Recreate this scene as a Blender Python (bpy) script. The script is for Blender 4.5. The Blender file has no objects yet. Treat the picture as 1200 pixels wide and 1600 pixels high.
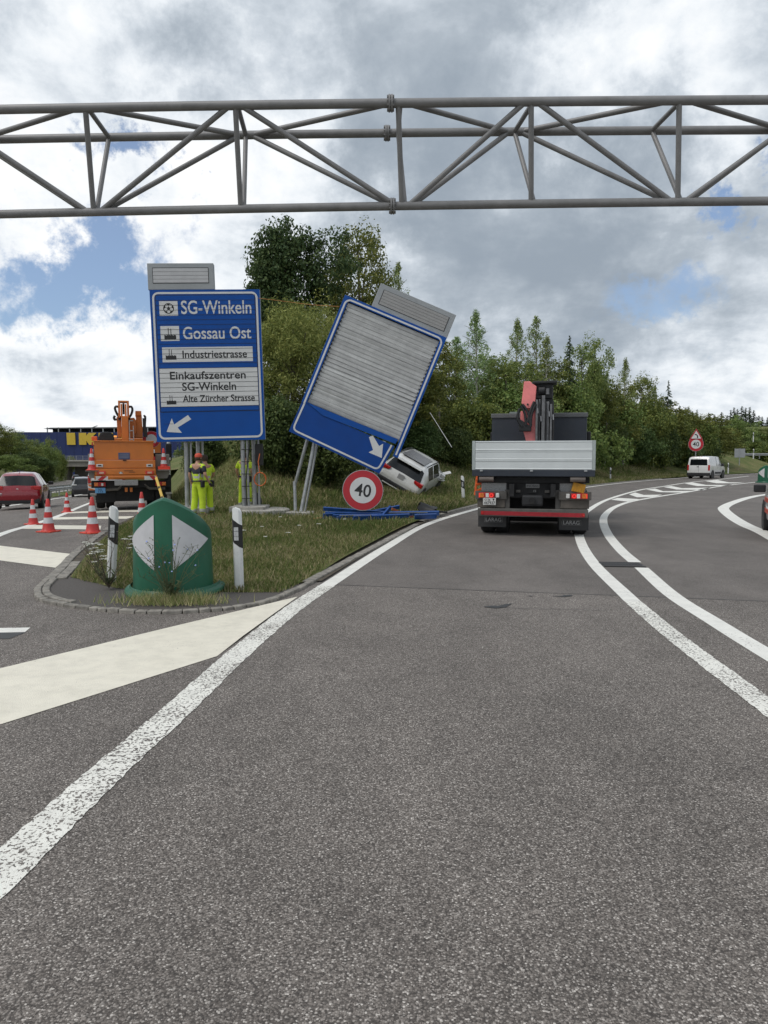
import bpy, bmesh, math, random
import numpy as np
from mathutils import Vector, Matrix, Euler

S = bpy.context.scene
C = S.collection
R = math.radians

# ---------------------------------------------------------------- camera
cam_d = bpy.data.cameras.new('camera')
cam = bpy.data.objects.new('camera', cam_d)
C.objects.link(cam)
CAM_H, PITCH = 1.63, math.atan(83 / 1155)
cam.location = (0, 0, CAM_H)
cam.rotation_euler = (R(90) - PITCH, 0, 0)
cam_d.sensor_fit = 'VERTICAL'
cam_d.sensor_height = 36.0
cam_d.lens = 36.0 * 1155 / 1600
cam_d.clip_start = 0.05
cam_d.clip_end = 3000
S.camera = cam
S.render.resolution_x, S.render.resolution_y = 768, 1024
S.view_settings.view_transform = 'Standard'
S.view_settings.look = 'None'
S.view_settings.exposure = 0.25
S.view_settings.gamma = 1.0
S.cycles.max_bounces = 6
S.cycles.transparent_max_bounces = 8

def sight(px, py):
    """direction (unit forward scale) seen at a surveyed photo point"""
    u, v = (px - 600) / 1155, (800 - py) / 1155
    return Vector((u, math.cos(PITCH) + v * math.sin(PITCH), -math.sin(PITCH) + v * math.cos(PITCH)))

# ---------------------------------------------------------------- sun and sky
SUN_EL, SUN_AZ = 54.0, 238.0      # degrees, azimuth clockwise from +Y
sd = bpy.data.lights.new('sun', 'SUN')
sun = bpy.data.objects.new('sun', sd)
C.objects.link(sun)
sd.energy = 1.5
sd.angle = R(32)
sd.color = (1.0, 0.965, 0.91)
_d = Vector((math.sin(R(SUN_AZ)) * math.cos(R(SUN_EL)), math.cos(R(SUN_AZ)) * math.cos(R(SUN_EL)), math.sin(R(SUN_EL))))
sun.rotation_euler = _d.to_track_quat('Z', 'Y').to_euler()

class NT:
    """small node-tree writer"""
    def __init__(s, tree):
        s.t = tree; s.n = tree.nodes; s.n.clear()
    def new(s, typ, **kw):
        n = s.n.new(typ)
        for k, v in kw.items():
            if k.startswith('i_'):
                n.inputs[k[2:].replace('_', ' ')].default_value = v
            else:
                setattr(n, k, v)
        return n
    def l(s, a, b):
        s.t.links.new(a, b)
    def math(s, op, a, b=None, c=None, clamp=False):
        n = s.n.new('ShaderNodeMath'); n.operation = op; n.use_clamp = clamp
        for i, x in enumerate((a, b, c)):
            if x is None: continue
            if isinstance(x, (int, float)): n.inputs[i].default_value = x
            else: s.l(x, n.inputs[i])
        return n.outputs[0]
    def vmath(s, op, a, b=None, scale=None):
        n = s.n.new('ShaderNodeVectorMath'); n.operation = op
        for i, x in enumerate((a, b)):
            if x is None: continue
            if isinstance(x, (tuple, list, Vector)): n.inputs[i].default_value = tuple(x)
            else: s.l(x, n.inputs[i])
        if scale is not None: n.inputs['Scale'].default_value = scale
        return n
    def mix(s, f, a, b, mode='MIX'):
        n = s.n.new('ShaderNodeMix'); n.data_type = 'RGBA'; n.blend_type = mode
        for i, x in ((0, f), (6, a), (7, b)):
            if isinstance(x, (int, float)): n.inputs[i].default_value = x
            elif isinstance(x, (tuple, list)): n.inputs[i].default_value = (x[0], x[1], x[2], 1)
            else: s.l(x, n.inputs[i])
        return n.outputs[2]
    def smooth(s, x, a, b, lo=0.0, hi=1.0):
        n = s.n.new('ShaderNodeMapRange'); n.interpolation_type = 'SMOOTHSTEP'
        s.l(x, n.inputs[0])
        for i, v in ((1, a), (2, b), (3, lo), (4, hi)): n.inputs[i].default_value = v
        return n.outputs[0]
    def ramp(s, x, stops):
        n = s.n.new('ShaderNodeValToRGB')
        e = n.color_ramp.elements
        while len(e) < len(stops): e.new(0.5)
        for k, (p, c) in zip(e, stops):
            k.position = p
            k.color = (c[0], c[1], c[2], 1) if not isinstance(c, (int, float)) else (c, c, c, 1)
        s.l(x, n.inputs[0])
        return n.outputs[0]
    def noise(s, vec, scale, detail=2, rough=0.5, dist=0.0):
        n = s.n.new('ShaderNodeTexNoise')
        n.inputs['Scale'].default_value = scale; n.inputs['Detail'].default_value = detail
        n.inputs['Roughness'].default_value = rough; n.inputs['Distortion'].default_value = dist
        if vec is not None: s.l(vec, n.inputs['Vector'])
        return n

W = bpy.data.worlds.new('World')
S.world = W
W.use_nodes = True
w = NT(W.node_tree)
out = w.new('ShaderNodeOutputWorld'); bg = w.new('ShaderNodeBackground')
SKY_STRENGTH = 0.1
bg.inputs['Strength'].default_value = SKY_STRENGTH
w.l(bg.outputs[0], out.inputs[0])
sky = w.new('ShaderNodeTexSky', sky_type='NISHITA', sun_disc=False, sun_elevation=R(SUN_EL), sun_rotation=R(SUN_AZ),
            air_density=1.0, dust_density=1.2, ozone_density=1.5)
tc = w.new('ShaderNodeTexCoord')
dirn = tc.outputs['Generated']
sep = w.new('ShaderNodeSeparateXYZ'); w.l(dirn, sep.inputs[0])
# cloud deck: the view direction projected on a flat layer high above
den = w.math('ADD', w.math('MAXIMUM', sep.outputs[2], 0.0), 0.34)
cmb = w.new('ShaderNodeCombineXYZ')
w.l(w.math('DIVIDE', sep.outputs[0], den), cmb.inputs[0]); w.l(w.math('DIVIDE', sep.outputs[1], den), cmb.inputs[1])
deck = cmb.outputs[0]
big = w.noise(deck, 1.5, 6, 0.55, 0.25).outputs[0]
mid = w.noise(deck, 3.9, 9, 0.6, 0.2).outputs[0]
puff = w.noise(dirn, 8.0, 11, 0.60, 0.35).outputs[0]
warp = w.noise(dirn, 7.0, 7, 0.65).outputs[1]
wdir = w.vmath('ADD', dirn, w.vmath('SCALE', w.vmath('SUBTRACT', warp, (0.5, 0.5, 0.5)).outputs[0], scale=0.42).outputs[0]).outputs[0]
def spot(px, py, r0, r1, sx=1.0):
    """1 inside a ragged patch of sky, 0 outside"""
    d0 = sight(px, py).normalized()
    d = w.vmath('SUBTRACT', wdir, d0).outputs[0]
    if sx != 1.0: d = w.vmath('MULTIPLY', d, (1 / sx, 1 / sx, 1)).outputs[0]
    return w.smooth(w.vmath('LENGTH', d).outputs[1], r0, r1, 1.0, 0.0)
def addup(*xs):
    r = xs[0]
    for x in xs[1:]: r = w.math('ADD', r, x)
    return r
bright = addup(w.math('MULTIPLY', big, 0.75), w.math('MULTIPLY', mid, 0.65), w.math('MULTIPLY', puff, 0.42))   # about 0.9 mean
low = w.smooth(sep.outputs[2], 0.02, 0.30, 0.07, 0.0)         # whiter low down
bright = addup(bright, low,
               w.math('MULTIPLY', spot(330, 260, 0.02, 0.24, 1.6), 0.26), w.math('MULTIPLY', spot(90, 560, 0.02, 0.20, 1.4), 0.16),
               w.math('MULTIPLY', spot(1120, 560, 0.02, 0.22, 1.5), 0.02), w.math('MULTIPLY', spot(1010, 90, 0.02, 0.22), 0.16),
               w.math('MULTIPLY', spot(60, 40, 0.02, 0.22), 0.12),
               w.math('MULTIPLY', spot(500, 110, 0.03, 0.30, 1.5), -0.14), w.math('MULTIPLY', spot(900, 420, 0.03, 0.24, 1.9), -0.19),
               w.math('MULTIPLY', spot(640, 250, 0.02, 0.14), -0.10), w.math('MULTIPLY', spot(80, 590, 0.01, 0.09, 1.6), -0.16))
K = 1 / SKY_STRENGTH
cloud = w.ramp(w.smooth(bright, 0.60, 1.25), [(0.0, (0.270, 0.318, 0.375)), (0.26, (0.375, 0.425, 0.480)), (0.48, (0.525, 0.575, 0.63)),
                                             (0.70, (0.72, 0.76, 0.80)), (0.97, (0.91, 0.915, 0.915))])
cloudL = w.vmath('SCALE', cloud, scale=K).outputs[0]
gap = addup(w.math('MULTIPLY', spot(105, 425, 0.0, 0.125, 1.5), 1.0), w.math('MULTIPLY', spot(215, 220, 0.0, 0.075, 1.2), 0.85),
            w.math('MULTIPLY', spot(1195, 260, 0.0, 0.085), 0.95), w.math('MULTIPLY', spot(1040, 458, 0.0, 0.085, 1.9), 0.62),
            w.math('MULTIPLY', spot(60, 655, 0.0, 0.06, 1.8), 0.5))
rare = w.smooth(w.noise(deck, 0.9, 5, 0.5).outputs[0], 0.30, 0.24)   # a few more holes elsewhere in the deck
gapm = w.smooth(w.math('ADD', gap, w.math('MULTIPLY', rare, 0.6)), 0.22, 0.75, 0.0, 1.0)
skyL = w.vmath('SCALE', sky.outputs[0], scale=0.95).outputs[0]
skyL = w.mix(1.0, skyL, (0.76, 0.91, 1.08), 'MULTIPLY')
skyL = w.mix(0.14, skyL, (0.8 * K, 0.85 * K, 0.9 * K))
w.l(w.mix(gapm, cloudL, skyL), bg.inputs[0])

# ---------------------------------------------------------------- helpers
def mat(name, col, rough=0.55, metal=0.0, var=0.10, scale=3.0, bump=0.0, bscale=60.0, coat=0.0, spec=0.5, emit=None, dirt=0.0):
    m = bpy.data.materials.new(name); m.use_nodes = True
    t = NT(m.node_tree)
    o = t.new('ShaderNodeOutputMaterial'); b = t.new('ShaderNodeBsdfPrincipled')
    t.l(b.outputs[0], o.inputs[0])
    co = t.new('ShaderNodeTexCoord').outputs['Object']
    n = t.noise(co, scale, 5, 0.6).outputs[0]
    c0 = tuple(max(0, c * (1 - var)) for c in col); c1 = tuple(min(1, c * (1 + var)) for c in col)
    cc = t.mix(t.smooth(n, 0.3, 0.7), c0, c1)
    if dirt:
        n2 = t.noise(co, scale * 2.7, 8, 0.7).outputs[0]
        cc = t.mix(t.smooth(n2, 0.5, 0.75, 0, dirt), cc, (0.09, 0.08, 0.07))
    t.l(cc, b.inputs['Base Color'])
    rr = t.smooth(n, 0.25, 0.75, max(0.02, rough - 0.08), min(1, rough + 0.08))
    t.l(rr, b.inputs['Roughness'])
    b.inputs['Metallic'].default_value = metal
    b.inputs['Specular IOR Level'].default_value = spec
    b.inputs['Coat Weight'].default_value = coat
    if bump:
        bp = t.new('ShaderNodeBump'); bp.inputs['Strength'].default_value = bump; bp.inputs['Distance'].default_value = 0.01
        t.l(t.noise(co, bscale, 4, 0.6).outputs[0], bp.inputs['Height']); t.l(bp.outputs[0], b.inputs['Normal'])
    if emit:
        b.inputs['Emission Color'].default_value = (*emit[0], 1); b.inputs['Emission Strength'].default_value = emit[1]
    return m

def glassmat(name, tint=(0.010, 0.012, 0.014)):
    return mat(name, tint, 0.10, 0.0, 0.2, 2.0, spec=0.35, coat=0.0)

class MB:
    """collects shapes; build() links them as ONE mesh object"""
    def __init__(s): s.v = []; s.f = []
    def add(s, vs, fs, M=None):
        o = len(s.v)
        s.v += [tuple(M @ Vector(p)) if M is not None else tuple(p) for p in vs]
        s.f += [tuple(i + o for i in f) for f in fs]
        return s
    def box(s, c, d, M=None, tap=1.0):
        x, y, z = d[0] / 2, d[1] / 2, d[2] / 2
        vs = [(c[0] + i * x * (tap if k > 0 else 1), c[1] + j * y * (tap if k > 0 else 1), c[2] + k * z) for k in (-1, 1) for i, j in ((-1, -1), (1, -1), (1, 1), (-1, 1))]
        return s.add(vs, [(3, 2, 1, 0), (4, 5, 6, 7), (0, 1, 5, 4), (1, 2, 6, 5), (2, 3, 7, 6), (3, 0, 4, 7)], M)
    def bar(s, p, q, w_, h_, up=(0, 0, 1)):
        p, q = Vector(p), Vector(q); a = (q - p); L = a.length; a.normalize()
        u = Vector(up); sx = a.cross(u)
        if sx.length < 1e-4: sx = a.cross(Vector((1, 0, 0)))
        sx.normalize(); u = sx.cross(a)
        M = Matrix((( sx.x, a.x, u.x, 0), (sx.y, a.y, u.y, 0), (sx.z, a.z, u.z, 0), (0, 0, 0, 1)))
        M.translation = (p + q) / 2
        return s.box((0, 0, 0), (w_, L, h_), M)
    def tube(s, pts, r, n=8, cap=True, M=None):
        pts = [Vector(p) for p in pts]; m = len(pts)
        rs = r if isinstance(r, (list, tuple)) else [r] * m
        vs = []; fs = []
        prev = None
        for i, p in enumerate(pts):
            t = (pts[min(i + 1, m - 1)] - pts[max(i - 1, 0)]).normalized()
            if prev is None:
                x = t.orthogonal().normalized()
            else:
                x = (prev - t * prev.dot(t)); x = x.normalized() if x.length > 1e-5 else t.orthogonal().normalized()
            prev = x; y = t.cross(x)
            vs += [p + (x * math.cos(2 * math.pi * k / n) + y * math.sin(2 * math.pi * k / n)) * rs[i] for k in range(n)]
        for i in range(m - 1):
            fs += [(i * n + k, i * n + (k + 1) % n, (i + 1) * n + (k + 1) % n, (i + 1) * n + k) for k in range(n)]
        if cap: fs += [tuple(range(n))[::-1], tuple(range((m - 1) * n, m * n))]
        return s.add(vs, fs, M)
    def prism(s, poly, y0, y1, M=None):
        """polygon in x,z pushed along y"""
        n = len(poly)
        vs = [(x, y0, z) for x, z in poly] + [(x, y1, z) for x, z in poly]
        fs = [tuple(range(n)), tuple(range(2 * n - 1, n - 1, -1))] + [(i, i + n, (i + 1) % n + n, (i + 1) % n) for i in range(n)]
        return s.add(vs, fs, M)
    def lathe(s, prof, n=24, M=None, cap=True):
        vs = [(r * math.cos(2 * math.pi * k / n), r * math.sin(2 * math.pi * k / n), z) for r, z in prof for k in range(n)]
        fs = [(i * n + k, i * n + (k + 1) % n, (i + 1) * n + (k + 1) % n, (i + 1) * n + k) for i in range(len(prof) - 1) for k in range(n)]
        if cap: fs += [tuple(range(n))[::-1], tuple(range((len(prof) - 1) * n, len(prof) * n))]
        return s.add(vs, fs, M)
    def grid(s, rows):
        """rows of equally many points"""
        m = len(rows[0])
        vs = [p for r in rows for p in r]
        fs = [(i * m + k, i * m + k + 1, (i + 1) * m + k + 1, (i + 1) * m + k) for i in range(len(rows) - 1) for k in range(m - 1)]
        return s.add(vs, fs)
    def build(s, name, m, parent=None, smooth=None, bevel=0.0, seg=2, fix=True):
        me = bpy.data.meshes.new(name); me.from_pydata(s.v, [], s.f)
        bm = bmesh.new(); bm.from_mesh(me)
        if fix: bmesh.ops.recalc_face_normals(bm, faces=bm.faces)
        if bevel:
            es = [e for e in bm.edges if len(e.link_faces) == 2 and e.calc_face_angle(0) > R(28)]
            bmesh.ops.bevel(bm, geom=es, offset=bevel, segments=seg, affect='EDGES', profile=0.6, clamp_overlap=True)
        if smooth:
            for f in bm.faces: f.smooth = True
            for e in bm.edges:
                if len(e.link_faces) != 2 or e.calc_face_angle(0) > R(smooth): e.smooth = False
        bm.to_mesh(me); bm.free()
        o = bpy.data.objects.new(name, me); C.objects.link(o)
        if m is not None: me.materials.append(m)
        if parent is not None: o.parent = parent
        return o

def thing(name, label, cat, loc=(0, 0, 0), rz=0.0, group=None):
    o = bpy.data.objects.new(name, None); C.objects.link(o)
    o.empty_display_size = 0.2
    o.location = loc; o.rotation_euler = (0, 0, rz)
    return tag(o, label, cat, group)
def tag(o, label, cat, group=None):
    o['label'] = label; o['category'] = cat
    if group: o['group'] = group
    return o
def struct(o):
    o['kind'] = 'structure'; return o
def copy_tree(o, parent=None):
    c = o.copy(); C.objects.link(c)
    if parent is not None: c.parent = parent
    for ch in list(o.children): copy_tree(ch, c)
    return c

def curve(pts, step=0.5):
    """Catmull-Rom through the points"""
    P = [Vector((*p, 0)) if len(p) == 2 else Vector(p) for p in pts]
    Q = [P[0] * 2 - P[1]] + P + [P[-1] * 2 - P[-2]]
    r = []
    for i in range(1, len(Q) - 2):
        a, b, c, d = Q[i - 1:i + 3]
        n = max(2, int((c - b).length / step))
        for k in range(n):
            t = k / n
            r.append(0.5 * ((2 * b) + (c - a) * t + (2 * a - 5 * b + 4 * c - d) * t * t + (3 * b - a - 3 * c + d) * t ** 3))
    r.append(P[-1])
    return r
def ss(t):
    t = min(1.0, max(0.0, t)); return t * t * (3 - 2 * t)

_fonts = {}
def text_into(mb, body, x0, x1, z0, z1, y=0.0, depth=0.004, M=None, spacing=1.0, bold=0.0):
    """lettering fitted into a box of the x,z plane, facing -y"""
    cu = bpy.data.curves.new('lettering', 'FONT'); cu.body = body; cu.size = 1.0; cu.space_character = spacing
    cu.resolution_u = 4; cu.offset = bold
    ob = bpy.data.objects.new('lettering', cu)
    me = bpy.data.meshes.new_from_object(ob)
    bm = bmesh.new(); bm.from_mesh(me)
    r = bmesh.ops.extrude_face_region(bm, geom=bm.faces[:])
    for e in r['geom']:
        if isinstance(e, bmesh.types.BMVert): e.co.z += 1.0
    vs = [v.co.copy() for v in bm.verts]; bm.verts.index_update()
    fs = [tuple(v.index for v in f.verts) for f in bm.faces]
    bm.free(); bpy.data.meshes.remove(me); bpy.data.objects.remove(ob); bpy.data.curves.remove(cu)
    xs = [v.x for v in vs]; ys = [v.y for v in vs]
    ax, bx, ay, by = min(xs), max(xs), min(ys), max(ys)
    out_ = [(x0 + (v.x - ax) / (bx - ax) * (x1 - x0), y - v.z * depth, z0 + (v.y - ay) / (by - ay) * (z1 - z0)) for v in vs]
    mb.add(out_, fs, M)
    return mb

# ================================================================= the ground and the roads
def table(pts):
    c = curve([(p[1], p[0]) for p in pts], 0.5)         # (Y, x)
    ys = np.array([p[0] for p in c]); xs = np.array([p[1] for p in c])
    return lambda Y: float(np.interp(Y, ys, xs))
# right kerb of the motorway slip (left side of the verge), its lane line, its left edge line; x at a given Y
K_ = table([(-6.45, 17), (-7.0, 20), (-7.6, 23), (-8.9, 28), (-10.0, 32), (-13.2, 42), (-17.4, 54), (-19.8, 63), (-30.5, 100), (-51, 150), (-71, 200), (-97, 270)])
M_ = table([(-8.35, 16.2), (-9.0, 19.2), (-10.2, 23.5), (-11.6, 28), (-13.4, 34), (-16.2, 44), (-19.2, 54), (-21.6, 63), (-32.4, 100), (-53, 150), (-73, 200), (-99, 270)])
E_ = table([(-12.6, 16), (-14.3, 22), (-16.6, 30), (-19.6, 40), (-22.8, 50), (-26.6, 62), (-37, 100), (-58, 150), (-78, 200), (-104, 270)])
# left boundary / right boundary of the grass verge
L_ = table([(-4.25, 9.9), (-4.62, 11.2), (-5.2, 13.2), (-5.75, 15.4), (-6.1, 17), (-6.7, 20), (-7.4, 23), (-8.8, 28), (-9.9, 32), (-13.1, 42), (-17.3, 54), (-19.7, 63), (-30.4, 100), (-50.9, 150)])
A1C = [(-1.70, -3.0), (-1.62, 0.6), (-1.56, 2.0), (-1.5, 3.0), (-1.44, 3.8), (-1.34, 4.75), (-1.22, 6.1), (-1.0, 7.9), (-0.74, 9.4), (0.03, 13.5), (1.06, 18.3), (2.83, 23.5), (5.6, 30.3), (11.9, 42.9), (18.7, 54), (26.8, 65.1), (35.2, 75.6), (45, 86), (57, 97)]
R_ = table([(x - (0.30 if y < 20 else 0.45), y) for x, y in A1C])

def zs(Y):
    if Y < 17: return 0.0
    if Y < 62: return -0.035 * (Y - 17)
    return -1.575 - 0.02 * (Y - 62)
def zm(x, Y):
    d = K_(Y) - x
    lat = 0.35 + 0.65 * ss(d / 7)
    f = ss((Y - 34) / 26)
    return zs(Y) * (lat * (1 - f) + f)
def hill(x, Y):
    """height of the verge and the wooded bank between the motorway and the ramp"""
    l, r = L_(Y), R_(Y)
    u = min(1, max(0, (x - l) / max(0.1, r - l)))
    base = zm(l, Y) * ss(1 - u) if Y > 17 else 0.0
    dl, dr = x - l, (r - x) * 0.78
    hm = 4.6 if Y < 48 else 4.6 - 1.6 * ss((Y - 48) / 40)
    b = hm * ss((dr - 0.6) / 10.5) * ss((dl - 0.0) / 5.0) * ss((Y - 20) / 15)
    lump = 0.05 * math.sin(x * 1.7 + Y * 0.6) * math.sin(Y * 1.1 - x * 0.5) * min(1, max(0, (dr - 0.4) / 2)) * min(1, max(0, (dl - 0.4) / 2)) * ss((Y - 9.5) / 3)
    return base + 0.03 + 0.04 * ss((Y - 9.6) / 2) + b + lump
def ground(x, Y):
    """everything beyond the verge: the far banks and the fields"""
    k = K_(max(17, Y)) if Y < 270 else K_(270) - (Y - 270) * 0.46
    d = k - x
    z = zs(Y) * ss((d + 4) / 8) - 0.12
    if Y > 60: z += 5.2 * ss((d - 21) / 14) * ss((Y - 60) / 30) * (1 - ss((Y - 175) / 40))
    rr = math.hypot(x, Y)
    if x > 0 and Y > 60:
        z += 1.75 * ss((x - 36) / 14) * ss((Y - 76) / 16)
        z += 6.0 * ss((rr - 135) / 90) * ss((x + 20) / 60)
    if Y > 60 and d < 0: z += 2.5 * ss((-d - 6) / 20) * ss((Y - 60) / 40)
    z += 14 * ss((rr - 330) / 250)
    return z

# ---- materials of the ground
def asphalt_nodes(t, b, aged=True):
    co = t.new('ShaderNodeTexCoord').outputs['Object']
    v = t.new('ShaderNodeTexVoronoi'); v.inputs['Scale'].default_value = 150; t.l(co, v.inputs['Vector'])
    sc = t.new('ShaderNodeSeparateColor'); t.l(v.outputs['Color'], sc.inputs[0])
    stone = t.ramp(sc.outputs[0], [(0.0, (0.047, 0.040, 0.036)), (0.40, (0.108, 0.094, 0.084)), (0.72, (0.176, 0.155, 0.139)), (0.92, (0.250, 0.226, 0.206)), (1.0, (0.46, 0.425, 0.39))])
    stone = t.mix(t.smooth(v.outputs['Distance'], 0.45, 0.85, 0, 0.7), stone, (0.040, 0.036, 0.033))
    v2 = t.new('ShaderNodeTexVoronoi'); v2.inputs['Scale'].default_value = 190; t.l(co, v2.inputs['Vector'])
    s2 = t.new('ShaderNodeSeparateColor'); t.l(v2.outputs['Color'], s2.inputs[0])
    fine = t.ramp(s2.outputs[1], [(0, (0.070, 0.062, 0.057)), (0.7, (0.112, 0.100, 0.092)), (1, (0.21, 0.189, 0.175))])
    # the seam across the ramp: beyond it lies a finer, darker surface course
    sp = t.new('ShaderNodeSeparateXYZ'); t.l(co, sp.inputs[0])
    wob = t.noise(co, 3.0, 3).outputs[0]
    q = t.math('ADD', t.math('ADD', sp.outputs[1], t.math('MULTIPLY', sp.outputs[0], 0.22)), t.math('MULTIPLY', wob, 0.05))
    col = stone
    if aged:
        f = t.math('MULTIPLY', t.math('GREATER_THAN', q, 9.36), t.math('GREATER_THAN', sp.outputs[0], -0.85))
        col = t.mix(t.math('MULTIPLY', f, 0.68), stone, fine)
    m1 = t.noise(t.vmath('MULTIPLY', co, (1.0, .45, 1.0)).outputs[0], 0.8, 7, 0.66, 0.4).outputs[0]
    m2 = t.noise(co, 2.2, 5, 0.6).outputs[0]
    k = t.math('ADD', t.smooth(m1, 0.3, 0.7, -0.19, 0.17), t.smooth(m2, 0.3, 0.7, -0.08, 0.08))
    g = t.math('ADD', k, 1.22)
    col = t.vmath('SCALE', col); t.l(stone if False else (t.mix(t.math('MULTIPLY', f, 0.68), stone, fine) if aged else stone), col.inputs[0]); t.l(g, col.inputs['Scale'])
    bp = t.new('ShaderNodeBump'); bp.inputs['Strength'].default_value = 0.55; bp.inputs['Distance'].default_value = 0.004
    t.l(t.math('SUBTRACT', 1.0, v.outputs['Distance']), bp.inputs['Height'])
    t.l(bp.outputs[0], b.inputs['Normal'])
    b.inputs['Roughness'].default_value = 0.82
    b.inputs['Specular IOR Level'].default_value = 0.35
    return col.outputs[0], co
def asphalt_mat(name, aged=True):
    m = bpy.data.materials.new(name); m.use_nodes = True; t = NT(m.node_tree)
    o = t.new('ShaderNodeOutputMaterial'); b = t.new('ShaderNodeBsdfPrincipled'); t.l(b.outputs[0], o.inputs[0])
    c, _ = asphalt_nodes(t, b, aged); t.l(c, b.inputs['Base Color'])
    return m
def paint_mat(name, col, wear, wscale=48, stipple=False):
    """road paint with the asphalt showing through where it is worn or laid in drops"""
    m = bpy.data.materials.new(name); m.use_nodes = True; t = NT(m.node_tree)
    o = t.new('ShaderNodeOutputMaterial'); b = t.new('ShaderNodeBsdfPrincipled'); t.l(b.outputs[0], o.inputs[0])
    a, co = asphalt_nodes(t, b, False)
    n = t.noise(co, wscale, 3, 0.55, 0.6).outputs[0]
    n2 = t.noise(co, 1.3, 5, 0.6).outputs[0]
    thr = t.math('ADD', n, t.smooth(n2, 0.3, 0.7, -0.06, 0.06))
    f = t.smooth(thr, wear - 0.025, wear + 0.025)
    n3 = t.noise(co, 5.0, 8, 0.7).outputs[0]
    pc = t.mix(t.smooth(n3, 0.35, 0.75, 0.0, 0.85), col, tuple(c * 0.80 for c in col))
    if stipple: pass
    t.l(t.mix(f, a, pc), b.inputs['Base Color'])
    b.inputs['Roughness'].default_value = 0.6
    return m
ASPH = asphalt_mat('asphalt_ramp', True)
ASPH2 = asphalt_mat('asphalt_motorway', False)
PAINT = paint_mat('white_road_paint', (0.79, 0.775, 0.725), 0.30)
PAINT_STIP = paint_mat('white_structured_paint', (0.80, 0.785, 0.725), 0.445, 52)
CREAM = paint_mat('cream_road_paint', (0.76, 0.715, 0.605), 0.265, 60)

def grass_ground_mat():
    m = bpy.data.materials.new('grass_ground'); m.use_nodes = True; t = NT(m.node_tree)
    o = t.new('ShaderNodeOutputMaterial'); b = t.new('ShaderNodeBsdfPrincipled'); t.l(b.outputs[0], o.inputs[0])
    co = t.new('ShaderNodeTexCoord').outputs['Object']
    n = t.noise(co, 0.28, 7, 0.65, 0.4).outputs[0]; n2 = t.noise(co, 6, 7, 0.7).outputs[0]
    c = t.ramp(n, [(0.3, (0.085, 0.125, 0.036)), (0.5, (0.145, 0.165, 0.060)), (0.66, (0.26, 0.215, 0.11))])
    c = t.mix(t.smooth(n2, 0.3, 0.7, 0.0, 0.6), c, (0.045, 0.052, 0.022))
    t.l(c, b.inputs['Base Color']); b.inputs['Roughness'].default_value = 0.95
    b.inputs['Specular IOR Level'].default_value = 0.1
    bp = t.new('ShaderNodeBump'); bp.inputs['Strength'].default_value = 0.8; bp.inputs['Distance'].default_value = 0.06
    t.l(t.noise(co, 14, 6, 0.7).outputs[0], bp.inputs['Height']); t.l(bp.outputs[0], b.inputs['Normal'])
    return m
GRASSM = grass_ground_mat()

# ---- one sheet of land to the horizon
def axis(stops):
    r = []
    for a, b_, st in stops:
        r += list(np.arange(a, b_, st))
    return r + [stops[-1][1]]
gx = axis([(-900, -300, 60), (-300, -160, 14), (-160, 120, 3.5), (120, 300, 12), (300, 900, 60)])
gy = axis([(-60, 0, 20), (0, 120, 3.0), (120, 300, 6), (300, 560, 26), (560, 1500, 94)])
def land_z(x, Y):
    z = ground(x, Y)
    if Y < 120:                              # keep the sheet under the paved areas and under the verge
        z = min(z, -0.12 if x > K_(max(17, Y)) - 2 and x < 44 + max(0, (Y - 60)) * 0.9 else z)
    if Y >= 15 and Y < 270:
        d = K_(max(17, Y)) - x
        if -4 < d < 26: z = min(z, zs(Y) - 0.22)
    return z
lm = MB().grid([[(x, Y, land_z(x, Y)) for x in gx] for Y in gy])
struct(lm.build('ground', GRASSM, smooth=180))

# ---- ramp asphalt: flat sheet bounded by the kerb of the verge
KERB = [(-6.48, 17.24), (-6.03, 15.39), (-5.34, 12.58), (-4.78, 10.7), (-4.42, 9.39), (-4.28, 8.98), (-4.04, 8.52), (-3.73, 8.2), (-3.25, 7.92), (-2.73, 7.72), (-2.28, 7.68), (-1.93, 7.76), (-1.6, 7.94), (-1.3, 8.30), (-1.10, 8.9), (-0.98, 9.4), (-0.12, 13.5), (0.9, 18.3)]
kc = curve(KERB, 0.3)
rampL = [(p.x, p.y) for p in kc] + [(R_(Y), Y) for Y in np.arange(18.8, 97, 0.8)]
def flat_poly(name, pts, z, m):
    me = bpy.data.meshes.new(name); bm = bmesh.new()
    f = bm.faces.new([bm.verts.new((x, y, z)) for x, y in pts])
    bmesh.ops.triangulate(bm, faces=[f], ngon_method='EAR_CLIP')
    bmesh.ops.recalc_face_normals(bm, faces=bm.faces)
    if bm.faces[0].normal.z < 0: bmesh.ops.reverse_faces(bm, faces=bm.faces[:])
    bm.to_mesh(me); bm.free(); me.materials.append(m)
    o = bpy.data.objects.new(name, me); C.objects.link(o)
    return o
outer = rampL + [(70, 97), (52, 72), (46, 50), (40, 20), (30, -8), (-34, -8), (-34, 17), (-13.6, 17)] + [(K_(17) - 0.03, 17.0)]
struct(flat_poly('ramp_road', outer, 0.0, ASPH))

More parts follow.
